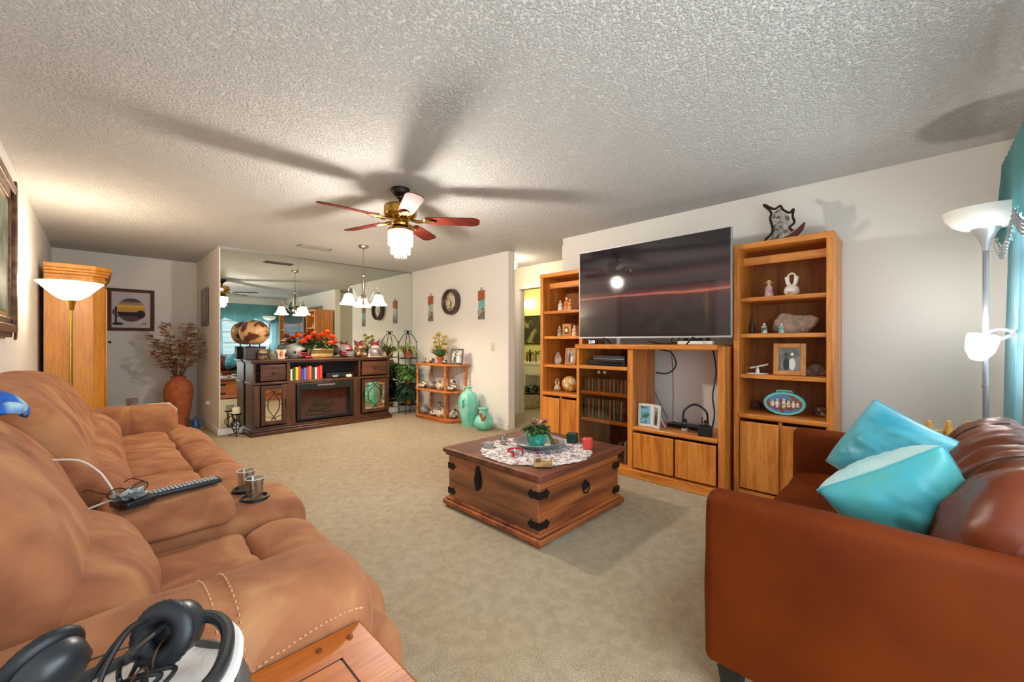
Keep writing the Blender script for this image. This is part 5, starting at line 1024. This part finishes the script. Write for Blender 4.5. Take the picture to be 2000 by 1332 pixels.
S('wooden_block', M().prism([(-.03, 0), (.03, 0), (.03, .06), (.02, .075), (-.02, .075), (-.03, .06)], .03).xf(RX(90)), mk('block_brown', '#5a3a26', .6, var=(40, '#c9b59a', .56, .6)), 'small brown block with pale ring behind the right edge of the oval tin', 'block', (3.74, .50, .656), R(-90))
S('carved_ornament', M().loft([(-.03, 0), (-.035, .04), (-.01, .065), (.02, .055), (.035, .02), (.03, 0)], -.02, .02, r=.01), mk('ornament_brown', '#4a2c1a', .5), 'small dark brown carved ornament at the left behind the oval tin', 'ornament', (3.78, .93, .656), R(-90))
S('brown_bottle', M().lathe([(.018, 0), (.02, .05), (.01, .09), (.006, .14), (.01, .15)], 16), mk('ornament_brown', '#4a2c1a', .5), 'thin brown ornament at the left of the second shelf, right bookcase', 'ornament', (3.72, .945, 1.266))
# ship sculpture
t = T('ship_sculpture', 'dark metal sailing ship sculpture with silver sails on top of the right bookcase', 'sculpture', (3.66, .73, 1.953), R(-90))
sil = [(-.10, 0), (-.11, .04), (-.06, .10), (-.075, .2), (-.07, .25), (-.12, .32), (-.05, .27), (-.01, .285), (.01, .25), (.05, .22), (.075, .24), (.07, .19), (.08, .14), (.05, .11), (.07, .08)]
P(t, 'sail_outline', M().tube([(x, 0, z) for x, z in sil], .009, 7, smooth=90), mk('sculpture_bronze', '#3a2218', .4, .5))
P(t, 'sail', M().prism([(-.095, .01), (-.05, .10), (-.062, .2), (-.055, .24), (-.01, .265), (.005, .235), (.045, .2), (.06, .15), (.035, .11), (.06, .05), (.0, .01)], .006).xf(RX(90)), mk('hammered_silver', '#a9a59c', .35, .7, bump=(40, .8, .02), var=(30, '#5a5650', .5, .62)))
P(t, 'hull', M().loft([(-.1, .0), (-.08, .022), (.02, .035), (.1, .085), (.145, .13), (.135, .08), (.09, .03), (.02, .0)], -.014, .014, axis='y', r=.01, npf=40), mk('hull_red_brown', '#5b2a1c', .4, .3))
P(t, 'base', M().bb((-.14, -.03, 0), (.06, .03, .008)), MC['sculpture_bronze'], bev=.002)
# ================================================================ leather loveseat
t = T('leather_loveseat', 'brown leather loveseat in the right foreground with teal pillows on it', 'sofa', (0, 0, 0))
AX0, AX1, AY0, AY1 = 1.45, 1.57, -.42, .52
def arm(x0, x1, sd):
    prof = [(x0+.012, .13), (x0, .17), (x0-.002, .45), (x0+.0, .64), (x0+.018, .683), (x0+.06, .692), (x1-.015, .683), (x1, .64), (x1, .45), (x1, .17), (x1-.012, .13)]
    return P(t, 'arm', M().loft(prof, AY0, AY1, r=.03, npf=80), LEATHER, wr=(.004, (3, 3, 4), sd), sharp=60)
arm(AX0, AX1, 2); arm(2.87, 3.0, 6)
P(t, 'seat_frame', M().bb((AX1-.01, -.38, .13), (2.88, .47, .33)), LEATHER, bev=.02, seg=3)
for a, b, s in ((AX1, 2.21, 1), (2.21, 2.875, 4)): P(t, 'seat_cushion', M().loft([(-.2, .33), (-.2, .44), (.1, .465), (.42, .46), (.5, .43), (.505, .37), (.48, .325)], a, b, axis='x', r=.03, npf=60).xf(Matrix.Identity(4)), LEATHER, wr=(.006, (4, 4, 4), s), sharp=70)
P(t, 'back_frame', M().loft([(-.42, .13), (-.43, .5), (-.41, .76), (-.36, .79), (-.30, .76), (-.27, .5), (-.25, .2)], AX1, 2.88, axis='x', r=.03), LEATHER, sharp=60)
for a, b, s in ((AX1+.0, 2.2, 1), (2.22, 2.87, 7)):
    P(t, 'back_cushion', M().loft([(-.33, .5), (-.37, .68), (-.35, .82), (-.26, .87), (-.15, .83), (-.06, .7), (-.03, .56), (-.06, .47), (-.2, .44)], a, b, axis='x', r=.13, npf=70, pinch=(((a+b)/2, .012, .008),)), LEATHER2, wr=(.02, (11, 7, 7), s), sharp=80)
    P(t, 'seam', M().tube([((a+b)/2+.004*sin(z*30), y, z) for y, z in ((-.265, .875), (-.2, .862), (-.145, .83), (-.095, .77), (-.055, .70), (-.035, .62), (-.03, .56))], .003, 5, smooth=24), mk('dark_seam', '#33170c', .5))
for x in (AX0+.05, 2.93):
    for y in (.44, -.36): P(t, 'leg', M().add([(x-.04, y-.04, .14), (x+.04, y-.04, .14), (x+.04, y+.04, .14), (x-.04, y+.04, .14), (x-.022, y-.022, 0), (x+.022, y-.022, 0), (x+.022, y+.022, 0), (x-.022, y+.022, 0)], [(0, 1, 2, 3), (7, 6, 5, 4), (0, 4, 5, 1), (1, 5, 6, 2), (2, 6, 7, 3), (3, 7, 4, 0)]), mk('black_leg', '#17130f', .4), bev=.003)
# pillows
def pillow(loc, zn, xd, s, mats, label, thick=.085):
    t = T('throw_pillow', label, 'pillow', loc); zz = Vector(zn).normalized(); xx = Vector(xd); xx = (xx-zz*xx.dot(zz)).normalized(); yy = zz.cross(xx); t.rotation_euler = Matrix((xx, yy, zz)).transposed().to_euler(); n = 34
    for sg, nm_, mt in ((1, 'front_cover', mats[0]), (-1, 'back_cover', mats[1])):
        vs = []
        for i in range(n):
            for j in range(n):
                u = 2*i/(n-1)-1; v = 2*j/(n-1)-1
                k = 1-.08*(1-v*v)*abs(u)**6-.05*(u*v)**4; l = 1-.08*(1-u*u)*abs(v)**6-.05*(u*v)**4
                h_ = thick*((1-abs(u)**2.4)*(1-abs(v)**2.4))**.52
                h_ += .02*noise.noise(Vector((u*2.6+v, v*2.6, sg*4)))*(1-u*u)*(1-v*v)+.009*noise.noise(Vector((u*9+v*3, v*4, sg*4)))*(1-u**4)*(1-v**4)
                vs.append((u*s/2*k, v*s/2*l, sg*h_))
        P(t, nm_, M().add(vs, [(i*n+j, (i+1)*n+j, (i+1)*n+j+1, i*n+j+1) if sg > 0 else (i*n+j, i*n+j+1, (i+1)*n+j+1, (i+1)*n+j) for i in range(n-1) for j in range(n-1)]), mt, sharp=80)
    m = M(); e = [(u, -1) for u in [i/8-1 for i in range(17)]]+[(1, i/8-1) for i in range(17)]+[(1-i/8, 1) for i in range(17)]+[(-1, 1-i/8) for i in range(17)]
    m.tube([(u*s/2*(1-.08*(1-v*v)*abs(u)**6-.05*(u*v)**4), v*s/2*(1-.08*(1-u*u)*abs(v)**6-.05*(u*v)**4), 0) for u, v in e], .003, 5, closed=True); P(t, 'piping', m, mk('piping_teal', '#3f9aa3', .6))
TE = mk('teal_satin', '#2793a8', .38, var=(4, '#58b4c2', .4, .65), sheen=.3); TE2 = mk('pale_aqua_cloth', '#94bfbd', .6, var=(5, '#b8cbc5', .4, .6), sheen=.3); TE3 = mk('sea_green_satin', '#4a9990', .42, var=(3, '#389fb0', .4, .62), sheen=.2)
pillow((2.46, .08, .70), (-.75, .25, .25), (.15, -.5, .85), .38, (TE, TE2), 'bright turquoise throw pillow, the one farther back on the leather loveseat', .125)
pillow((1.93, .03, .65), (-.72, -.4, -.45), (.25, -.75, .62), .39, (TE3, TE2), 'sea green throw pillow nearest the camera behind the leather arm', .13)
# ================================================================ right torchiere
QX, QY = 3.42, -.27
t = T('floor_lamp', 'silver torchiere floor lamp with white bowl and lit reading shade beside the curtain', 'floor lamp', (QX, QY, 0))
P(t, 'base', M().lathe([(.13, 0), (.13, .015), (.11, .03), (.02, .04), (.012, .06)], 32), mk('dull_silver', '#85888c', .5, .5)); P(t, 'pole', M().lathe([(.012, .05), (.012, .95), (.014, .951), (.014, .965), (.012, .966), (.012, 1.72)], 16), MC['dull_silver'])
P(t, 'cone_socket', M().lathe([(.013, 1.70), (.018, 1.73), (.03, 1.77), (.055, 1.815), (.06, 1.82), (.05, 1.825)], 28), SILVER)
P(t, 'glass_bowl', M().lathe([(.05, 1.82), (.09, 1.825), (.13, 1.85), (.158, 1.89), (.168, 1.925), (.164, 1.927), (.152, 1.892), (.124, 1.857), (.088, 1.834)], 44), shade('cool_bowl', '#f4f2ee', .05, .1), sharp=60)
P(t, 'reading_arm', M().tube([(0, 0, 1.25), (.02, -.05, 1.27), (.0, -.1, 1.25), (-.03, -.06, 1.22), (-.03, .0, 1.2)], .009, 8, smooth=20), MC['dull_silver'])
P(t, 'reading_shade', M().lathe([(.02, .09), (.03, .085), (.055, .04), (.062, -.02), (.063, -.045), (.06, -.045), (.05, .035), (1e-6, .05)], 32).xf(Matrix.Translation((-.06, .02, 1.19)) @ RZ(-45) @ RY(195)), shade('reading_glass', '#ffffff', 2, .3), sharp=60)
light('reading_bulb', 'POINT', (QX-.06, QY+.03, 1.22), 6, (1, .97, .92), r=.04)
# ================================================================ curtains
def curtain_mat(nm, c1, c2, tr):
    m = mk(nm, c1, .7, var=(1.8, c2, .35, .65), bump=(300, .3, .002), stretch=(1, 1, .5)); nt = m.node_tree; b = nt.nodes['Principled BSDF']; o = nt.nodes['Material Output']
    x = nt.nodes.new('ShaderNodeMixShader'); x.inputs[0].default_value = tr; l = nt.nodes.new('ShaderNodeBsdfTranslucent'); l.inputs[0].default_value = lin(c2)
    nt.links.new(b.outputs[0], x.inputs[1]); nt.links.new(l.outputs[0], x.inputs[2]); nt.links.new(x.outputs[0], o.inputs[0]); return m
CT = curtain_mat('sheer_teal', '#6897a0', '#96bcc2', .35); CV = curtain_mat('teal_valance', '#4c8489', '#6b9f9f', .3)
def cloth(x0, x1, ztop, zbot, y, folds, amp, fl=0, hem=None, nx=90, nz=24):
    vs = []
    for i in range(nx):
        for j in range(nz):
            u = i/(nx-1); v = j/(nz-1); zb = zbot if hem is None else hem(u)
            z = ztop+(zb-ztop)*v; yy = y+amp*(.5+.5*v)*sin(u*folds*2*pi+.7*sin(v*3))+fl*v; x = x0+(x1-x0)*u+.012*sin(v*5+u*30)
            vs.append((x, yy, z))
    return M().add(vs, [(i*nz+j, (i+1)*nz+j, (i+1)*nz+j+1, i*nz+j+1) for i in range(nx-1) for j in range(nz-1)])
t = T('curtain_rod', 'thin dark curtain rod above the window wall curtains', 'curtain rod', (2.93, YW+.07, 2.22)); P(t, 'rod', M().tube([(-.86, 0, 0), (.9, 0, 0)], .009, 8), DARK)
for x in (-.82, .86): P(t, 'bracket', M().bb((x-.006, -.07, -.012), (x+.006, .01, .006)), DARK)
S('curtain', cloth(3.42, 3.84, 2.2, .1, YW+.075, 5, .022, .03), CT, 'sheer teal curtain panel beside the silver torchiere', 'curtain', sharp=80)
S('curtain', cloth(2.04, 2.34, 2.2, .1, YW+.075, 4, .022, .0), CT, 'sheer teal curtain panel at the far left of the window, seen only in the mirror', 'curtain', sharp=80)
S('window_valance', cloth(2.06, 3.83, 2.25, 1.8, YW+.115, 22, .014, .012, hem=lambda u: 1.86-.13*abs(cos(u*pi*2.5))), CV, 'ruffled teal valance across the window with beaded tassels', 'valance', sharp=80)
t = T('beaded_trim', 'silver bead tassels hanging from the window valance', 'bead trim', (0, 0, 0)); m = M()
for i in range(56):
    x = 3.80-i*.03; u = (x-2.06)/1.77; zb = 1.86-.13*abs(cos(u*pi*2.5))
    for k in range(4): m.ell((x, YW+.145, zb-.012-.018*k), (.006, .006, .008), 6)
P(t, 'bead_strands', m, mk('bead_silver', '#9aa3a8', .25, .7), kind='stuff')
# light wood folding rack behind the loveseat
t = T('wooden_rack', 'light pine slatted rack standing in the corner behind the leather loveseat', 'rack', (3.32, -.12, 0), R(-50)); PW = mk('light_pine', '#c8923f', .45, var=(20, '#dba95a', .4, .6), stretch=(4, 4, 1))
for k in range(3):
    x = -.1+.1*k; P(t, 'upright', M().prism([(-.014, 0), (.014, 0), (.014, .74), (.008, .765), (-.008, .765), (-.014, .74)], .02).xf(Matrix.Translation((x, 0, 0)) @ RX(90)), PW, bev=.003)
    P(t, 'brace', M().tube([(x, -.01, .7), (x+.05, .05, .45), (x+.05, .12, .0)], .01, 8), PW)
for z in (.2, .5, .68): P(t, 'rail', M().bb((-.12, .0, z), (.12, .014, z+.03)), PW, bev=.002)
# ================================================================ hall and the room beyond
t = T('hall_ceiling_light', 'small lit glass ceiling light in the hall', 'ceiling light', (4.35, 4.28, H)); P(t, 'mount', M().lathe([(.05, 0), (.05, -.02), (.03, -.03)], 24), BRASS); P(t, 'globe', M().lathe([(.03, -.03), (.06, -.06), (.065, -.11), (.045, -.15), (1e-6, -.16)], 28), shade('hall_globe', '#fff0cf', 3.5, .35), sharp=60)
light('hall_bulb', 'POINT', (4.35, 4.28, H-.2), 7, WARM, r=.05)
light('room_bulb', 'POINT', (6.2, 5.9, 2.1), 20, (1, .88, .55), r=.1)
t = T('room_wall_light', 'glowing wall light in the yellow green room past the hall door', 'wall light', (7.1, 6.4, 2.08)); P(t, 'back_plate', M().bb((-.02, -.12, -.05), (0, .12, .05)), NICKEL); P(t, 'glass_shade', M().ell((-.08, 0, 0), (.07, .17, .09)), shade('room_glass', '#fff6cc', 4, .3), sharp=70)
t = T('framed_picture', 'dark woodland picture on the yellow green wall past the hall door', 'picture', (7.1, 6.3, 1.48)); P(t, 'frame', M().bb((-.03, -.36, -.33), (0, .36, .33)), mk('black_brown', '#201710', .4), bev=.005); P(t, 'print', M().bb((-.034, -.33, -.3), (-.03, .33, .3)), mk('woodland', '#2c2a17', .6, var=(5, '#8f8a4e', .5, .68)))
t = T('dresser', 'white dresser with open niche seen through the hall door', 'dresser', (6.6, 5.85, 0)); m = M()
m.bb((-.2, -.6, .72), (.3, .6, .78)).bb((-.18, -.58, .5), (.28, .58, .72)).bb((-.18, .1, .08), (.28, .58, .5)).bb((-.18, -.58, .08), (.28, -.5, .5)).bb((-.18, -.58, .0), (.28, .58, .1)).bb((.2, -.5, .1), (.28, .1, .5)); P(t, 'case', m, WHITE, bev=.006)
P(t, 'drawer', M().bb((-.195, -.5, .54), (-.18, .0, .69)), WHITE, bev=.004); P(t, 'drawer', M().bb((-.195, .04, .54), (-.18, .52, .69)), WHITE, bev=.004)
for i, (y, h_, c, lb) in enumerate(((5.93, .2, '#7a4f2a', 'amber brown bottle on the white dresser, leftmost'), (5.84, .26, '#3b2a1c', 'dark tall bottle on the white dresser'), (5.76, .2, '#caa88a', 'pinkish bottle on the white dresser'), (5.68, .24, '#a07a3c', 'golden bottle on the white dresser'), (5.61, .18, '#e2ddd0', 'white short bottle on the white dresser, rightmost'))):
    t = T('bottle', lb, 'bottle', (6.46, y, .78)); P(t, 'bottle_body', M().lathe([(.025, 0), (.028, h_*.6), (.012, h_*.75), (.011, h_*.9)], 16), mk('bottle_'+c[1:], c, .25)); P(t, 'cap', M().lathe([(.014, h_*.88), (.014, h_), (1e-6, h_)], 12), DARK if i % 2 else BRASS)
t = T('potted_plant', 'leafy yellow green plant on the white dresser below the woodland picture', 'plant', (6.8, 6.05, .78)); P(t, 'pot', M().lathe(TP, 20), CREAM); m = M()
for i in range(60): a = random.random()*6.3; m.leaf((.02*cos(a), .02*sin(a), .1), (cos(a), sin(a), random.uniform(.6, 1.8)), random.uniform(.15, .36), .05, .4, 4)
P(t, 'foliage', m, mk('lit_leaf', '#7e8b35', .6), kind='stuff')
t = T('wicker_basket', 'woven pale wicker basket with a dark plant in it past the hall door', 'basket', (5.62, 5.05, 0)); m = M()
for k in range(11): m.tube([((.15+.012*k/10*2)*cos(a*pi/14)*(1+.035*(-1)**(a+k)), (.15+.012*k/10*2)*sin(a*pi/14)*(1+.035*(-1)**(a+k)), .02+.022*k) for a in range(28)], .013, 6, closed=True)
P(t, 'weave', m, mk('wicker', '#dccbb0', .7, var=(40, '#8a7355', .5, .65))); P(t, 'basket_floor', M().lathe([(1e-6, 0), (.14, 0), (.15, .24), (.14, .24), (.13, .02), (1e-6, .02)], 24), mk('wicker_dark', '#6b573c', .8))
t = T('potted_plant', 'dark leafy plant growing out of the wicker basket', 'plant', (5.62, 5.05, .022)); P(t, 'pot', M().lathe([(r*1.3, h*1.8) for r, h in TP], 20), mk('dark_pot', '#2a2a28', .5)); m = M()
for i in range(130): a = random.random()*6.3; r = .15*random.random()**.5; m.leaf((r*cos(a), r*sin(a), .26+.12*random.random()), (cos(a), sin(a), random.uniform(-.2, 1)), .11, .05, .4, 3)
P(t, 'foliage', m, LEAFD, kind='stuff')
# neighbour house outside the window, seen in the mirror
t = T('neighbour_house', 'white sided neighbouring house outside the window, seen in the mirror', 'house', (2.6, -7, 0)); m = M()
for k in range(14): m.bb((-4, .0, .2*k-.3), (4, .03+.0, .2*k-.3+.19))
P(t, 'siding', m, mk('siding_white', '#dfe5ea', .7), bev=.01); P(t, 'roof', M().prism([(-4.4, 2.5), (4.4, 2.5), (3.4, 3.6), (-3.4, 3.6)], .3).xf(Matrix.Translation((0, .2, 0)) @ RX(90)), mk('roof_grey', '#9aa0a6', .8)); P(t, 'window', M().bb((-.6, .03, 1.0), (.6, .06, 2.0)), mk('far_glass', '#7c93a5', .1))
ST('ground_outside', M().add([(-12, -20, -.05), (16, -20, -.05), (16, YW-.13, -.05), (-12, YW-.13, -.05)], [(0, 1, 2, 3)]), mk('lawn', '#7f8f60', .9), flat=True)
# set each thing's origin at its base
bpy.context.view_layer.update()
for o in list(C.objects):
    if o.type == 'EMPTY' and o.parent is None and o.location.length < 1e-6 and o.rotation_euler.z == 0:
        ks = [k for k in o.children_recursive if k.type == 'MESH']
        vs = [v.co for k in ks for v in k.data.vertices]
        if not vs: continue
        b = Vector(((min(v.x for v in vs)+max(v.x for v in vs))/2, (min(v.y for v in vs)+max(v.y for v in vs))/2, min(v.z for v in vs)))
        for k in ks: k.data.transform(Matrix.Translation(-b))
        o.location = b
